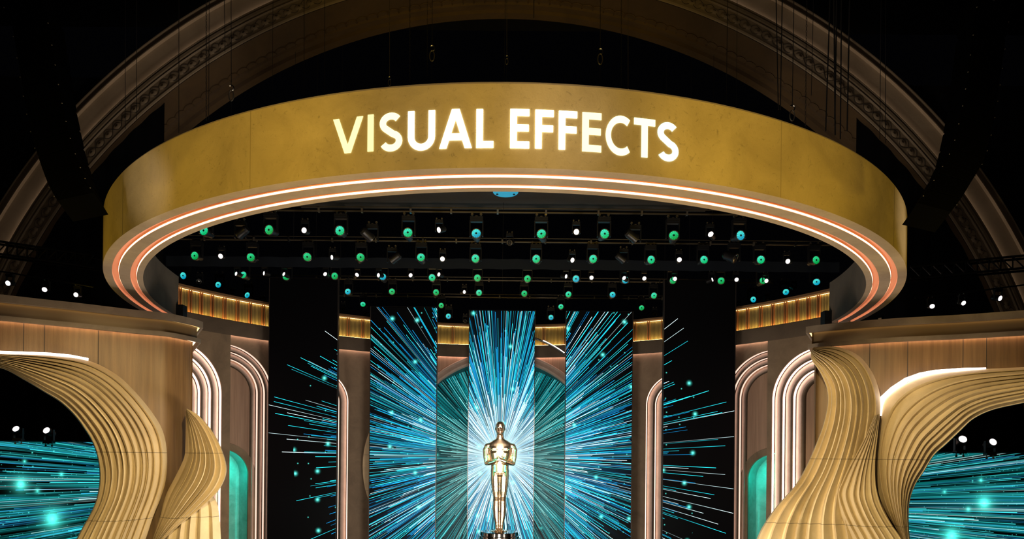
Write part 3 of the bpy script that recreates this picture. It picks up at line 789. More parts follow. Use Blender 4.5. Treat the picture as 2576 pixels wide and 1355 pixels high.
# ------------------------------------------------------------------ side walls with cornices
DL = [(-400, 12.9), (-200, 13.4), (0, 14.04), (104, 14.43), (190, 14.75), (334, 15.4), (417, 15.75), (467, 16.2), (500, 16.6), (512, 16.9)]
DR = [(2008, 17.0), (2020, 16.7), (2050, 16.45), (2076, 16.3), (2183, 15.8), (2283, 15.45), (2416, 15.1), (2575, 14.6), (2776, 14.0), (2976, 13.4)]
def side_wall(s):
    nm = 'left' if s < 0 else 'right'
    tab = DL if s < 0 else DR
    if s < 0: pxs = [-400, -200, 0, 104, 190, 334, 417, 467, 496, 508]; ends = [(508, 16.9)]
    else: pxs = [2976, 2776, 2575, 2416, 2283, 2183, 2110, 2060, 2034, 2024]
    plan = [P(p, 1147, lut(tab, p)) for p in pxs]; plan = [Vector((p.x, p.y)) for p in plan]
    plan = resample([(p.x, p.y, 0) for p in plan], 60)
    last = plan[-1]; plan += [Vector((last.x + s * .45, last.y + .7, 0)), Vector((last.x + s * 1.1, last.y + 1.7, 0))]
    # normals towards the hall
    nr = []
    for i in range(len(plan)):
        t = (plan[min(i + 1, len(plan) - 1)] - plan[max(i - 1, 0)]).normalized()
        n_ = Vector((t.y, -t.x, 0)) * (1 if s < 0 else -1)
        nr.append(n_)
    def sweep(mb, prof, base=plan):
        pts = [Vector((p.x, p.y, 0)) + n_ * (d - .25) + Vector((0, 0, ZC + z)) for p, n_ in zip(base, nr) for d, z in prof]
        mb.grid(pts, len(base), len(prof))
    cn = thing('side_cornice', 'stepped plaster and gold cornice with two light lines along the %s side wall' % nm, 'cornice', (plan[0].x, plan[0].y, ZC + 3))
    mb = MB(); sweep(mb, [(-.3, 3.62), (.25, 3.60), (.25, 3.43), (.20, 3.42), (.12, 3.45), (.10, 3.45)]); mb.build('top_fascia', M['cornice'], cn, 30)
    mb = MB(); sweep(mb, [(.10, 3.45), (.10, 3.14), (.12, 3.12)]); mb.build('gold_band', M['band'], cn, 30)
    mb = MB(); sweep(mb, [(.12, 3.125), (.20, 3.125), (.20, 3.02), (.16, 3.01), (.10, 3.05), (.0, 3.05)]); mb.build('lower_fascia', M['cornice'], cn, 30)
    mb = MB(); sweep(mb, [(.125, 3.436), (.165, 3.43)]); mb.build('light_line', M['led_gold'], cn)
    mb = MB(); sweep(mb, [(.02, 3.04), (.07, 3.04)]); mb.build('light_line', M['led_wall'], cn)
    # wall below it, cut away under the sculpture
    if s < 0: cut = [(-400, 880), (0, 912), (100, 930), (220, 958), (290, 1000), (335, 1060), (352, 1140), (353, 1900)]
    else: cut = [(2265, 1900), (2268, 1160), (2300, 1090), (2350, 1040), (2400, 1005), (2450, 985), (2576, 965), (2976, 930)]
    mb = MB(); pts = []; nw = 0
    for p, n_ in zip(plan[:-2], nr):
        q = Vector((p.x, p.y, 0)) + n_ * -.25
        if (PX + q.x / q.y * F > 490) if s < 0 else (PX + q.x / q.y * F < 2037): continue
        nw += 1; lq = q
        px = PX + q.x / q.y * F
        zb = P(px, lut(cut, px), q.y).z if (px < 353 if s < 0 else px > 2265) else 0
        zb = max(zb, 0)
        for k in range(7): pts.append((q.x, q.y, zb + (ZC + 3.06 - zb) * k / 6))
    for dx, dy in ((.45, .7), (1.1, 1.7)):
        nw += 1
        for k in range(7): pts.append((lq.x + s * dx, lq.y + dy, (ZC + 3.06) * k / 6))
    mb.grid(pts, nw, 7)
    w = struct('wall_' + nm, mb, M['wood'], 30)
    sm = MB()
    for px in ((53, 105, 245) if s < 0 else (2188, 2288, 2428, 2487)):
        for i in range(len(plan) - 3):
            a = PX + plan[i].x / plan[i].y * F; b_ = PX + plan[i + 1].x / plan[i + 1].y * F
            if min(a, b_) <= px < max(a, b_):
                f = (px - a) / (b_ - a); q = plan[i].lerp(plan[i + 1], f) + nr[i] * -.245; t = (plan[i + 1] - plan[i]).normalized() * .008
                zb = P(px, lut(cut, px), q.y).z if (px < 353 if s < 0 else px > 2265) else 0
                sm.face([(q.x - t.x, q.y - t.y, zb), (q.x + t.x, q.y + t.y, zb), (q.x + t.x, q.y + t.y, ZC + 3.03), (q.x - t.x, q.y - t.y, ZC + 3.03)])
    o = sm.build('panel_seams', M['line'], w)
for s in (-1, 1): side_wall(s)

# ------------------------------------------------------------------ flowing ridged sculptures
def flow(name_, outer, inner, depth, steps, parent, amp=.16, bulge=.45, lift=.25, nt=110, flip=False, thick=.5, curl=0., matl='stone', soft=1):
    O = resample([(a, b_, 0) for a, b_ in outer], nt); I = resample([(a, b_, 0) for a, b_ in inner], nt)
    sub = 7; ns = steps * sub + 1; front, back = [], []
    lv = [O]                                     # inner ridges lose the corners of the outer contour
    for j in range(1, ns):
        c = lv[-1]
        for _ in range(soft):
            c = [c[0]] + [c[i - 1] * .25 + c[i] * .5 + c[i + 1] * .25 for i in range(1, nt - 1)] + [c[-1]]
        lv.append(c)
    for i in range(nt):
        for j in range(ns):
            s_ = j / (ns - 1); t_ = i / (nt - 1)
            sw = s_ + curl * sin(PI * s_) * sin(PI * t_)
            p = lv[j][i].lerp(I[i], s_)
            sw = s_ + .12 / steps * sin(s_ * steps * 1.7 + 1) * min(1, s_ * 6, (1 - s_) * 6)
            k = (sw * steps) % 1.0
            if j == ns - 1: k = .999
            if flip: k = 1 - k
            saw = (k ** 1.2) if k < .84 else (.84 ** 1.2) * (1 - (k - .84) / .16)
            saw *= .55 + .45 * sin(PI * min(1, t_ * 1.25))
            Y = depth(p.x) - lift - bulge * sin(PI * min(max(s_, 0), 1)) ** .8 - amp * saw
            front.append(P(p.x, p.y, Y)); back.append(P(p.x, p.y, depth(p.x) - lift + thick))
    mb = MB(); n0 = nt * ns
    mb.grid(front, nt, ns)
    b0 = len(mb.v); mb.v += [tuple(q) for q in back]
    def q4(a, b_): mb.f.append((a, b_, b0 + b_, b0 + a))
    for i in range(nt - 1):
        q4(i * ns, (i + 1) * ns); q4(i * ns + ns - 1, (i + 1) * ns + ns - 1)
    for j in range(ns - 1):
        q4(j, j + 1); q4((nt - 1) * ns + j, (nt - 1) * ns + j + 1)
    return mb.build(name_, M[matl], parent, 32)
dl = lambda x: lut(DL, x); dr = lambda x: lut(DR, x)
L1 = thing('wave_sculpture', 'big ridged plaster wave curling out of the left side wall', 'sculpture', tuple(P(300, 1355, 15.0)))
flow('ridged_body', [(-90, 884), (0, 889), (120, 893), (220, 906), (290, 940), (340, 985), (385, 1040), (410, 1085), (420, 1138), (418, 1200), (405, 1250), (385, 1300), (365, 1360), (330, 1450), (300, 1540)],
     [(-90, 915), (0, 925), (60, 955), (110, 985), (150, 1010), (184, 1042), (210, 1076), (230, 1108), (243, 1142), (250, 1185), (248, 1228), (235, 1275), (200, 1340), (150, 1440), (110, 1540)], dl, 11, L1, .30, .45, .2)
mb = MB(); mb.tube([P(x, y, dl(x) - .18) for x, y in ((-90, 883), (0, 887), (60, 889), (120, 891), (175, 896), (222, 905))], .045, 8); mb.build('light_strip', M['led_cream'], L1)
L2 = thing('scroll_sculpture', 'small twisted ridged plaster scroll at the end of the left side wall', 'sculpture', tuple(P(470, 1355, 15.4)))
dl2 = lambda x: 15.9
flow('base_fold', [(525, 1235), (545, 1262), (552, 1300), (556, 1360), (560, 1450), (565, 1540)], [(440, 1255), (415, 1275), (402, 1305), (388, 1355), (372, 1450), (355, 1540)], dl2, 6, L2, .16, .30, .0)
flow('twisted_leaf', [(470, 1027), (500, 1045), (535, 1085), (558, 1130), (570, 1175), (563, 1210), (540, 1245), (490, 1290), (440, 1330), (395, 1375)],
     [(467, 1034), (467, 1080), (466, 1120), (463, 1150), (445, 1190), (420, 1238), (410, 1268), (402, 1300), (392, 1330), (380, 1368)], dl2, 9, L2, .22, .30, .32, 90, True, .3)
R2 = thing('wave_sculpture', 'big ridged plaster wave reaching from the right side wall over the right screen', 'sculpture', tuple(P(2260, 1355, 15.3)))
flow('ridged_body', [(2680, 919), (2576, 923), (2460, 929), (2350, 940), (2280, 963), (2224, 1005), (2217, 1050), (2206, 1105), (2202, 1160), (2208, 1230), (2228, 1285), (2272, 1360), (2310, 1450), (2330, 1540)],
     [(2680, 990), (2576, 1013), (2500, 1030), (2450, 1053), (2415, 1085), (2380, 1118), (2350, 1145), (2325, 1185), (2305, 1215), (2291, 1250), (2286, 1290), (2290, 1360), (2310, 1450), (2335, 1540)], dr, 10, R2, .24, .42, .2, soft=14)
mb = MB(); mb.tube([P(x, y, dr(x) - .2) for x, y in ((2217, 1045), (2216, 1020), (2221, 1000), (2245, 978), (2280, 955), (2315, 942), (2350, 935), (2420, 929), (2480, 926))], [.03, .05, .06, .06, .06, .055, .05, .04, .02], 8); mb.build('light_strip', M['led_cream'], R2)
R1 = thing('twisting_column_sculpture', 'tall twisting ridged plaster column spreading at its foot beside right wall', 'sculpture', tuple(P(2100, 1355, 15.3)))
dr1 = lambda x: lut([(1850, 15.9), (2040, 16.1), (2215, 15.7), (2300, 15.5)], x)
flow('twisted_body', [(2046, 873), (2105, 872), (2158, 893), (2193, 934), (2212, 985), (2215, 1034), (2208, 1100), (2198, 1158), (2195, 1219), (2200, 1269), (2215, 1316), (2235, 1360), (2260, 1450), (2280, 1540)],
     [(2040, 884), (2042, 905), (2062, 935), (2079, 975), (2082, 1015), (2070, 1070), (2052, 1118), (2030, 1168), (2001, 1219), (1951, 1276), (1917, 1326), (1897, 1370), (1860, 1450), (1830, 1540)], dr1, 10, R1, .30, .40, .25)
flow('overlapping_fold', [(2213, 1040), (2207, 1105), (2202, 1158), (2204, 1219), (2217, 1269), (2242, 1316), (2272, 1360), (2320, 1450), (2350, 1540)],
     [(2200, 1045), (2172, 1105), (2139, 1160), (2114, 1205), (2099, 1240), (2108, 1280), (2124, 1318), (2145, 1360), (2180, 1450), (2200, 1540)], dr1, 7, R1, .20, .24, .62, 90, True, .5)
for pr, pts_, dfun, off in ((L1, [(256, 1139), (300, 1140), (350, 1141), (400, 1140), (419, 1138)], dl, .80), (R1, [(2035, 1152), (2100, 1155), (2150, 1157), (2198, 1158)], dr1, .80)):
    pass
for s in (-1, 1):
    nm = 'left' if s < 0 else 'right'
    if s < 0: screen('side_screen', -260, 252, 1109, 17.4, M['scrL'], 'left side screen full of level teal streaks under the wave')
    else: screen('side_screen', 2225, 2900, 1139, 17.4, M['scrR'], 'right side screen full of level teal streaks under the wave')

# ------------------------------------------------------------------ statue
def ellipsoid(mb, c, r, n=20, m=12, rot=None):
    pts = []
    for i in range(m + 1):
        a = PI * i / m - PI / 2
        for k in range(n):
            q = 2 * PI * k / n; v = Vector((r[0] * cos(a) * cos(q), r[1] * cos(a) * sin(q), r[2] * sin(a)))
            if rot is not None: v = rot @ v
            pts.append(v + Vector(c))
    b0 = len(mb.v); mb.v += [tuple(p) for p in pts]
    for i in range(m):
        for k in range(n): mb.f.append((b0 + i * n + k, b0 + i * n + (k + 1) % n, b0 + (i + 1) * n + (k + 1) % n, b0 + (i + 1) * n + k))
def loft(mb, rings, n=24):          # rings: (cx, cy, z, rx, ry)
    pts = []
    for cx, cy_, z, rx, ry in rings:
        for k in range(n):
            q = 2 * PI * k / n; pts.append((cx + rx * cos(q), cy_ + ry * sin(q), z))
    b0 = len(mb.v); mb.grid(pts, len(rings), n, False, True)
    mb.f.append(tuple(b0 + k for k in reversed(range(n)))); e = b0 + (len(rings) - 1) * n; mb.f.append(tuple(e + k for k in range(n)))
SY = 25.5; sf = P(1256, 1335, SY); SH = 278 * SY / F
st = thing('gold_statue', 'tall polished gold figure standing with folded arms before the central screen', 'statue', tuple(sf))
mb = MB()
loft(mb, [(0, 0, .50, .070, .052), (0, 0, .535, .084, .060), (0, 0, .57, .080, .056), (0, 0, .61, .082, .050), (0, 0, .66, .100, .054), (0, 0, .71, .116, .060), (0, 0, .755, .120, .060), (0, .003, .79, .105, .050), (0, .004, .815, .072, .040), (0, .004, .835, .038, .032), (0, .003, .86, .031, .030), (0, .0, .885, .031, .030)])
for s in (-1, 1):
    loft(mb, [(s * .019, -.012, .0, .020, .034), (s * .019, -.004, .03, .019, .022), (s * .020, 0, .06, .020, .021), (s * .026, .004, .13, .029, .028), (s * .029, .006, .20, .034, .034), (s * .028, .002, .27, .031, .030), (s * .029, -.004, .315, .032, .033), (s * .032, 0, .36, .038, .036), (s * .036, 0, .43, .044, .044), (s * .038, 0, .50, .046, .050), (s * .040, 0, .55, .040, .048)], 16)
    ellipsoid(mb, (s * .026, -.040, .012), (.019, .046, .013))
    ellipsoid(mb, (s * .048, -.040, .735), (.046, .026, .030))          # chest
    mb.tube([(s * .085, .004, .772), (s * .112, .004, .765), (s * .128, .002, .73), (s * .126, -.002, .67), (s * .118, -.012, .615)], [.030, .032, .030, .026, .022], 12)
    ellipsoid(mb, (s * .108, .002, .762), (.036, .034, .034))
    ellipsoid(mb, (s * .118, -.010, .612), (.023, .023, .023))
    yy = -.082 if s > 0 else -.066; ze = .640 if s > 0 else .652
    mb.tube([(s * .118, -.012, .612), (s * .095, -.040, .612), (s * .045, yy, .628), (s * .010, yy, ze)], [.022, .021, .017, .013], 12)
    ellipsoid(mb, (-s * .012, yy - .002, ze + .004), (.024, .010, .016))           # hand
    for k in range(4):
        z0 = ze + .014 - k * .0085
        mb.tube([(-s * .025, yy - .004, z0), (-s * (.045 - k * .001), yy + .002, z0 - .001), (-s * (.058 - .002 * abs(k - 1)), yy + .012, z0 - .003)], [.0052, .005, .0042], 8)
    mb.tube([(-s * .002, yy - .004, ze + .014), (-s * .012, yy - .006, ze + .028), (-s * .022, yy - .002, ze + .035)], [.006, .0055, .0045], 8)
loft(mb, [(0, -.002, .868, .022, .026), (0, -.006, .878, .030, .036), (0, -.006, .895, .038, .043), (0, -.003, .92, .043, .048), (0, 0, .945, .0445, .050), (0, .001, .965, .041, .046), (0, .002, .983, .030, .035), (0, .002, .995, .014, .018)])
ellipsoid(mb, (0, -.052, .918), (.0065, .010, .016)); ellipsoid(mb, (0, -.050, .897), (.012, .005, .004)); ellipsoid(mb, (0, -.044, .882), (.012, .010, .008))
for s in (-1, 1):
    ellipsoid(mb, (s * .017, -.047, .938), (.014, .006, .004)); ellipsoid(mb, (s * .044, .0, .922), (.005, .010, .015))
mb.v = [(sf.x + x * SH, sf.y + y * SH * 1.0, sf.z + z * SH) for x, y, z in mb.v]
body = mb.build('figure', M['gold'], st)
rm = body.modifiers.new('remesh', 'REMESH'); rm.mode = 'VOXEL'; rm.voxel_size = .020; rm.use_smooth_shade = True
sm_ = body.modifiers.new('smooth', 'SMOOTH'); sm_.factor = .5; sm_.iterations = 6
mb = MB(); mm = Matrix.Translation((sf.x, sf.y, 0)); zt = sf.z
mb.lathe([(.30, zt + .03), (.34, zt + .02), (.36, zt - .01)][::-1], 48, mm)
mb.build('foot_plate', M['gold'], st, 30)
mb = MB(); mb.lathe([(1.0, 0), (1.0, zt - .62), (.90, zt - .55), (.90, zt - .30), (.84, zt - .26), (.82, zt - .20), (.86, zt - .18), (.86, zt - .17), (.80, zt - .15), (.79, zt - .03), (.77, zt - .01), (.3, zt - .005)], 64, mm)
mb.build('stepped_pedestal', M['pedestal'], st, 30)

# ------------------------------------------------------------------ line arrays of loudspeakers
def line_array(s):
    nm = 'left' if s < 0 else 'right'
    if s < 0: edge = [(80, -60), (118, 30), (128, 90), (137, 140), (145, 190), (153, 238), (163, 284), (173, 329), (185, 369), (198, 407), (210, 438), (222, 462), (236, 485)]; wpx = -128
    else: edge = [(2461, -20), (2450, 60), (2442, 120), (2436, 160), (2430, 205), (2424, 245), (2415, 290), (2405, 335), (2395, 372), (2378, 405), (2360, 434), (2335, 475), (2307, 512)]; wpx = 122
    Y0 = 10.5
    t = thing('line_array', 'curved black loudspeaker column hanging over the %s side of the hall' % nm, 'loudspeaker', tuple(P(edge[0][0], edge[0][1], Y0)))
    E = [P(x, y, Y0) for x, y in edge]
    for i in range(len(E) - 1):
        a, b_ = E[i], E[i + 1]; lean = .0 + .06 * i
        w = abs(wpx) * Y0 / F
        a2 = Vector((a.x - s * 0 + (-w if s < 0 else w), Y0 + .35, a.z)); b2 = Vector((b_.x + (-w if s < 0 else w), Y0 + .35, b_.z))
        dn = Vector((0, .55, -.10 - .02 * i)); g = (b_ - a) * .04
        mb = MB(); q = [a + g, b_ - g, b2 - g, a2 + g]
        q2 = [p + Vector((0, .4, -.02 * i)) for p in q]
        mb.face(q); mb.face(q2[::-1])
        for k in range(4): mb.face([q[k], q2[k], q2[(k + 1) % 4], q[(k + 1) % 4]])
        cab = mb.build('speaker_cabinet', M['cabinet'], t)
        for p in (a.lerp(b_, .5), a2.lerp(b2, .5)):
            mb = MB(); ellipsoid(mb, p + Vector((0, -.02, 0)), (.010, .010, .010), 8, 6); mb.build('rigging_pin', M['steel'], cab)
    mb = MB(); top = E[0] + Vector(((-.5 if s < 0 else .5), .3, 0)); mb.tube([top, (top.x, top.y, ZC + 19.43)], .03, 6); mb.build('hanging_cable', M['cable'], t)
for s in (-1, 1): line_array(s)

# ------------------------------------------------------------------ rig: pipes and lamps
ZL = 7.2
def disc_mb(r, n=24):
    mb = MB(); mb.lathe([(r, 0), (r, .01)], n, Matrix.Rotation(PI / 2, 4, 'X')); return mb
def fixture_proto(kind):
    e = bpy.data.objects.new(kind, None)
    def add(name, mb, m_, parent=e, sm=30):
        o = mb.build(name, m_, None, sm); o.parent = parent; return o
    if kind == 'moving_head_light':
        mb = MB(); mb.lathe([(1.12, .0), (1.15, .15), (1.1, 1.1), (.85, 1.9), (.8, 2.6), (.6, 2.8)], 24, Matrix.Rotation(-PI / 2, 4, 'X')); 
    else:
        mb = MB(); mb.lathe([(1.25, .0), (1.28, .3), (1.1, .8), (1.1, 2.8), (.8, 3.3)], 24, Matrix.Rotation(-PI / 2, 4, 'X'))
    head = add('head', mb, M['black'])
    mb = MB(); pts = [(1.12 * cos(2 * PI * k / 24), -.04, 1.12 * sin(2 * PI * k / 24)) for k in range(24)]
    mb.tube(pts, .06, 6, False, True); add('lens_rim', mb, M['steel'], head)
    mb = MB(); pts = []
    for j in range(5):
        q = j / 4
        for k in range(28): pts.append((q * cos(2 * PI * k / 28), -.03 - .12 * (1 - q * q), q * sin(2 * PI * k / 28)))
    mb.grid(pts, 5, 28, False, True); lens = add('lens', mb, M['lens_mint'], head, 60)
    mb = MB()
    for sx in (-1, 1): mb.box((sx * 1.45, 1.1, 1.4), (.22, .8, 3.4)); mb.box((sx * 1.35, 1.1, 0), (.3, .3, .3))
    mb.box((0, 1.1, 3.1), (3.1, .9, .25)); add('yoke', mb, M['black'])
    mb = MB(); mb.box((0, 1.1, 3.65), (2.9, 1.6, .75)); mb.box((0, .28, 3.35), (2.4, .06, .12)); base = add('base', mb, M['black'])
    mb = MB()
    for sx in (-1, 1): mb.box((sx * 1.0, 1.1, 4.3), (.16, .3, .6)); mb.tube([(sx * 1.0, .95, 4.75), (sx * 1.0, 1.25, 4.75)], .3, 8)
    mb.box((0, .8, 4.15), (.5, .3, .3)); add('clamp', mb, M['steel'])
    return e
protos = {k: fixture_proto(k) for k in ('moving_head_light', 'spotlight')}
ORD = ['first', 'second', 'third', 'fourth', 'fifth', 'sixth', 'seventh', 'eighth', 'ninth', 'tenth', 'eleventh', 'twelfth', 'thirteenth', 'fourteenth', 'fifteenth', 'sixteenth', 'seventeenth', 'eighteenth', 'nineteenth', 'twentieth', 'twenty-first']
def place(kind, px, py, Y, r, lens, label, group, tilt=None):
    src = protos[kind]; e = src.copy(); C.objects.link(e)
    p = P(px, py, Y); e.location = p; e.scale = (r, r, r)
    tag(e, label, 'stage light', group)
    tx, tz = tilt if tilt else (random.uniform(-.15, .25), random.uniform(-.3, .3))
    for ch in src.children:
        c = ch.copy(); C.objects.link(c); c.parent = e
        if ch.name.startswith('head'): c.rotation_euler = (tx, 0, tz)
        for g in ch.children:
            d = g.copy(); d.parent = c; C.objects.link(d)
            if g.name.startswith('lens') and not g.name.startswith('lens_rim'):
                d.data = lensmesh(g.data, lens)
    return e
_lm = {}
def lensmesh(me, lens):
    k = (me.name, lens)
    if k not in _lm:
        m2 = me.copy(); m2.materials[0] = M[lens]; _lm[k] = m2
    return _lm[k]
rows = [
    ('top', 7.2, 565, 11.2, [(513, 580, 'm'), (677, 578, 'g'), (855, 580, 'm'), (1026, 585, 'm'), (1198, 587, 'c'), (1362, 588, 'm'), (1521, 588, 'm'), (1695, 592, 'g'), (1863, 592, 'c')],
     [(765, 579), (1104, 578), (1450, 583), (1788, 589)], []),
    ('second', 7.2, 497, 9.6, [(490, 643, 'g'), (631, 647, 'g'), (773, 646, 'g'), (907, 647, 'g'), (1059, 647, 'm'), (1196, 650, 'm'), (1349, 651, 'm'), (1492, 651, 'm'), (1638, 653, 'm'), (1771, 653, 'm'), (1914, 653, 'm'), (2053, 654, 'g')],
     [(555, 644), (835, 647), (1113, 651), (1440, 654), (1709, 653), (1982, 657)], [(1282, 610)]),
    ('third', 7.2, 450, 8.2, [(461, 693, 'c'), (612, 691, 'm'), (720, 696, 'g'), (842, 694, 'g'), (963, 696, 'c'), (1087, 698, 'm'), (1201, 699, 'g'), (1327, 701, 'g'), (1449, 701, 'c'), (1573, 704, 'c'), (1693, 705, 'g'), (1814, 706, 'g'), (1919, 706, 'g'), (2054, 709, 'c')],
     [(594, 688), (664, 687), (714, 689), (818, 689), (898, 691), (952, 692), (1033, 692), (1104, 690), (1424, 695), (1488, 698), (1570, 699), (1621, 700), (1698, 701), (1792, 703), (1853, 703), (1928, 706)], [(500, 708)]),
    ('fourth', 7.2, 410, 7.2, [(549, 716, 'c'), (622, 742, 'c'), (875, 733, 'c'), (986, 733, 'g'), (1097, 735, 'g'), (1205, 736, 'm'), (1319, 738, 'g'), (1430, 740, 'm'), (1541, 741, 'c'), (1645, 743, 'm'), (1895, 753, 'c'), (1977, 734, 'c')],
     [(1168, 734)], [(584, 745), (659, 763), (1931, 757), (1999, 724)]),
    ('lowest', 7.0, 372, 6.2, [(913, 765, 'm'), (1110, 768, 'g'), (1128, 795, 'c'), (1386, 798, 'c'), (1411, 771, 'm'), (1614, 774, 'g')],
     [], [(862, 776), (918, 789), (1170, 807), (1648, 790), (1860, 772)]),
]
CN = {'m': ('lens_mint', 'mint green'), 'g': ('lens_green', 'deep green'), 'c': ('lens_cyan', 'cyan')}
for ri_, (rn, zz, off, rad, eyes, whites, offs) in enumerate(rows):
    Y = zz * F / off
    r = rad * Y / F
    for i, (x, y, c) in enumerate(sorted(eyes)):
        yy = Y
        place('moving_head_light', x, y, yy, r, CN[c][0], '%s lamp with dark hub, %s coloured one from left in %s lamp row' % (CN[c][1], ORD[i], rn), 'coloured moving lamps')
    for i, (x, y) in enumerate(sorted(whites)):
        place('spotlight', x, y, Y - .35, r * .58, 'lens_white', 'small white spotlight, %s white one from left in %s lamp row' % (ORD[i], rn), 'white spotlights', (random.uniform(-.2, .4), random.uniform(-.9, .9)))
    for i, (x, y) in enumerate(sorted(offs)):
        place('spotlight', x, y, Y - .3, r * .62, 'lens_off', 'unlit black spotlight, %s unlit one from left in %s lamp row' % (ORD[i], rn), 'unlit spotlights', (random.uniform(.2, .7), random.uniform(-.7, .7)))
    if ri_ < 5:
        hw = (12.5, 12.8, 12.6, 12.0, 9.5)[ri_]
        t = thing('lighting_pipe', 'dark horizontal pipe carrying the %s row of lamps' % rn, 'pipe', (0, Y + r * 1.1, ZC + zz + .62))
        mb = MB(); zp = ZC + zz + r * 4.75
        mb.tube([(-hw, Y + r * 1.1, zp), (hw, Y + r * 1.1, zp)], .035, 8); mb.tube([(-hw, Y + r * 1.1 + .02, zp + .14), (hw, Y + r * 1.1 + .02, zp + .14)], .018, 8)
        mb.build('tube', M['pipe'], t)
        for k in range(int(hw * 1.4)):
            x = -hw + .5 + k * (2 * hw - 1) / (int(hw * 1.4) - 1) + random.uniform(-.2, .2); mb = MB(); mb.box((x, Y + r * 1.1 - .03, zp), (.06, .10, .13)); mb.build('coupler', M['chrome'] if k % 3 == 0 else M['steel'], t)
        for x in (-hw * .6, 0, hw * .6):
            mb = MB(); mb.tube([(x, Y + r * 1.1, zp), (x, Y + r * 1.1, ZC + 19.43)] if Y < 27.5 else [(x, Y + r * 1.1, zp), (x, Y + r * 1.1, zp + 2)], .006, 4); mb.build('suspension_wire', M['cable'], t)
# dark tilted profile lamps seen from the side
for px, py, Y, rr_, ang, nm in ((935, 600, 19.4, .12, 2.3, 'in the top row, fifth bay'), (600, 592, 19.4, .12, -1.9, 'hanging near the ring at upper left'), (1600, 602, 19.4, .12, 1.9, 'in the top row right of centre'), (985, 655, 22.2, .12, -1.9, 'in the second row left of centre'), (1850, 650, 21.5, .14, .9, 'in the second row near the right end'), (1570, 655, 22.2, .11, 1.9, 'in the second row right of centre')):
    place('spotlight', px, py, Y, rr_, 'lens_off', 'dark sideways spotlight barrel ' + nm, 'unlit spotlights', (.5, ang))
# spots over the side walls and inside their openings
for px, py, Y, r, lab in ((20, 712, 16.5, .065, 'outermost of three small white lamps above left cornice'), (112, 728, 16.5, .06, 'middle of three small white lamps above left cornice'), (191, 741, 16.5, .06, 'inner of three small white lamps above left cornice'),
                          (2345, 770, 17, .06, 'inner of three small white lamps above right cornice'), (2424, 762, 17, .06, 'middle of three small white lamps above right cornice'), (2516, 750, 17, .07, 'outermost of three small white lamps above right cornice'),
                          (40, 1078, 17.2, .085, 'white spotlight left of its pair over the left side screen'), (117, 1082, 17.2, .09, 'white spotlight right of its pair over the left side screen'),
                          (2422, 1104, 17.2, .10, 'white spotlight left of its pair over the right side screen'), (2498, 1111, 17.2, .095, 'white spotlight right of its pair over the right side screen')):
    e = place('spotlight', px, py, Y, r, 'lens_white', lab, 'side spotlights', (random.uniform(.2, .5), random.uniform(-.6, .6)))
    if 'side screen' in lab: e.rotation_euler = (0, PI, 0)
for s in (-1, 1):
    mb = MB(); a = P(-60 if s < 0 else 2640, 630 if s < 0 else 668, 16.9); b_ = P(235 if s < 0 else 2290, 672 if s < 0 else 700, 18.2)
    for dz in (0, .35):
        for dy in (0, .35): mb.tube([a + Vector((0, dy, dz)), b_ + Vector((0, dy, dz))], .035, 6)
    for k in range(12):
        p = a.lerp(b_, k / 12); q = a.lerp(b_, (k + 1) / 12); mb.tube([p, q + Vector((0, 0, .35))], .018, 5); mb.tube([p, p + Vector((0, 0, .35))], .018, 5)
    tag(mb.build('lighting_truss', M['black']), 'dark lattice truss above the %s cornice carrying three small lamps' % ('left' if s < 0 else 'right'), 'truss')

for pts_, nm in (((( -60, 700), (20, 712), (112, 728), (191, 741), (230, 748)), 'left'), (((2306, 775), (2345, 770), (2424, 762), (2516, 750), (2640, 734)), 'right')):
    Yp = 16.5 if nm == 'left' else 17.0
    mb = MB(); mb.tube([P(x, y, Yp) + Vector((0, .07, .30)) for x, y in pts_], .022, 8)
    tag(mb.build('lamp_rail', M['black']), 'thin black rail holding three small white lamps above %s cornice' % nm, 'rail')
# canopy with a round cyan plate behind the ring's front
mb = MB(); pts = []
for i in range(41):
    a = PI + PI * i / 40
    for r in (.01, 6.7): pts.append((RX + r * cos(a), 20.3 + r * sin(a) * .92, ZC + 8.2))
mb.grid(pts, 41, 2); mb.box((0, 20.3, ZC + 8.28), (13.4, .08, .2))
tag(mb.build('rig_canopy', M['ceil']), 'dim brown half-round canopy above the lamp rows', 'canopy')
pc = P(1272, 488, 18.8)
t = thing('round_plate', 'small cyan lit round plate under the canopy behind the ring', 'plate', (pc.x, pc.y, ZC + 8.14))
mb = MB(); mb.lathe([(.39, ZC + 8.11), (.39, ZC + 8.19)], 40, Matrix.Translation((pc.x, pc.y, 0))); mb.build('disc', emit('cyan_lit_disc', (.02, .33, .5), .9, False), t)  # plate is no lamp; cyan light falling on it made as emission
for k in range(3):
    a = k * 2 * PI / 3 - PI / 2; mb = MB(); mb.lathe([(.035, ZC + 8.09), (.035, ZC + 8.12)], 10, Matrix.Translation((pc.x + .30 * cos(a), pc.y + .30 * sin(a), 0))); mb.build('bolt', M['black'], t)

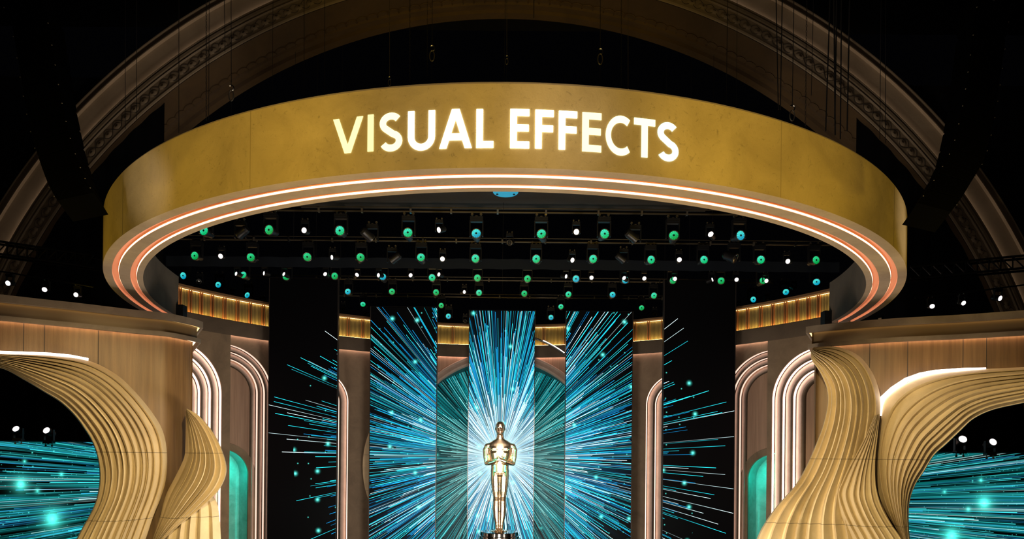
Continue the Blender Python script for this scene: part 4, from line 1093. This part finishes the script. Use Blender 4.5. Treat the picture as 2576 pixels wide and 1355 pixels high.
# ------------------------------------------------------------------ cables, chains and hooks
cables = [(315, 315, 325, 1.3, 0), (344, 344, 300, 1.3, 0), (450, 450, 335, 1.4, 0), (519, 519, 303, 3, 1), (527, 525, 300, 1.2, 0), (563, 566, 130, 1.4, 0), (581, 582, 218, 2, 2), (765, 765, 238, 1.3, 0), (817, 817, 238, 1.2, 0),
          (980, 980, 195, 1.5, 3), (1031, 1031, 207, 2.4, 1), (1075, 1075, 190, 1.8, 1), (1088, 1087, 118, 2, 2), (1275, 1275, 142, 1.5, 3), (1344, 1343, 46, 2.4, 0), (1510, 1510, 126, 2.2, 2), (1563, 1563, 216, 2.2, 1), (1580, 1580, 226, 1.5, 3),
          (1832, 1827, 262, 1.4, 0), (1950, 1958, 276, 2.4, 0), (1970, 1963, 276, 2.4, 0), (1999, 1993, 268, 2.4, 2), (2031, 2026, 330, 3, 1), (2049, 2041, 240, 1.3, 0), (2092, 2077, 330, 3, 0), (2097, 2101, 340, 3.4, 0), (2107, 2100, 300, 3.4, 0), (2118, 2114, 350, 3, 0), (2140, 2131, 330, 3.2, 0), (2218, 2213, 350, 1.4, 0), (2229, 2227, 360, 1.4, 0)]
for i, (xa, xb, yb, wpx, kind) in enumerate(cables):
    Y = 19.6 if 430 < xa < 2045 else 20.2
    top = P(xa, -120, Y); bot = P(xb, yb, Y); top = Vector((top.x, top.y, ZC + 19.44)) if False else top + (top - bot).normalized() * ((ZC + 19.44 - top.z) / max(.2, (top - bot).normalized().z))
    r = wpx * Y / F / 2
    where = 'ordinal'
    lab = {0: 'thin black cable', 1: 'dark hoist chain', 2: 'steel cable ending in a hook', 3: 'thin wire ending in a small shackle'}[kind]
    n_same = [c for c in cables[:i + 1] if c[4] == kind]
    ordl = ORD[len(n_same) - 1]
    lab = '%s before the big arch, %s such from left' % (lab, ordl)
    if kind == 1:
        mb = MB(); n = int((top - bot).length / .09); n = min(n, 220)
        for k in range(n):
            p = bot + (top - bot).normalized() * .09 * k; ax = Vector((1, 0, 0)) if k % 2 else Vector((0, 1, 0))
            ring_ = [p + ax * r * 1.1 * cos(q) + Vector((0, 0, 1)) * (.055 * sin(q) + .045) for q in (0, 1.05, 2.09, 3.14, 4.19, 5.24)]
            mb.tube(ring_, r * .32, 4, False, True)
        if (top - bot).length > .09 * n: mb.tube([bot + (top - bot).normalized() * .09 * n, top], r * .6, 5)
        tag(mb.build('hoist_chain', M['cable']), lab, 'chain', 'hoist chains')
    elif kind == 0:
        mb = MB(); mb.tube([bot, top], r, 6); tag(mb.build('hanging_cable', M['cable']), lab, 'cable', 'hanging cables')
    else:
        t = thing('rigging_line', lab, 'rigging', tuple(bot), 'rigging lines with hooks'); mb = MB(); mb.tube([bot, top], r * .7, 6); mb.build('wire', M['steel'] if kind == 3 else M['cable'], t)
        g = .09 if kind == 2 else .05
        mb = MB(); mb.tube([bot + Vector((g * cos(q) * .9, 0, -g * .5 + g * sin(q))) for q in [x_ * .45 - 1.2 for x_ in range(9)]], g * .22, 6); mb.build('hook', M['chrome'], t)
        mb = MB(); c0 = bot + Vector((0, 0, -g * 3.2)); mb.tube([c0 + Vector((g * .85 * cos(2 * PI * k / 12), 0, g * 1.9 * sin(2 * PI * k / 12))) for k in range(12)], g * .2, 6, False, True); mb.build('oval_link', M['steel'], t)
        c1 = P(xb, yb, Y); zr = P(xb, 200 + abs(xb - 1190) ** 2 * 1.2e-4, Y).z
        mb = MB(); mb.tube([c0 - Vector((0, 0, g * 1.9)), c0 - Vector((0, 0, g * 1.9 + .6))], r * .5, 5); mb.build('lower_wire', M['cable'], t)
for k_, e in protos.items():
    for ch in list(e.children):
        for g in list(ch.children): bpy.data.objects.remove(g)
        bpy.data.objects.remove(ch)
    bpy.data.objects.remove(e)
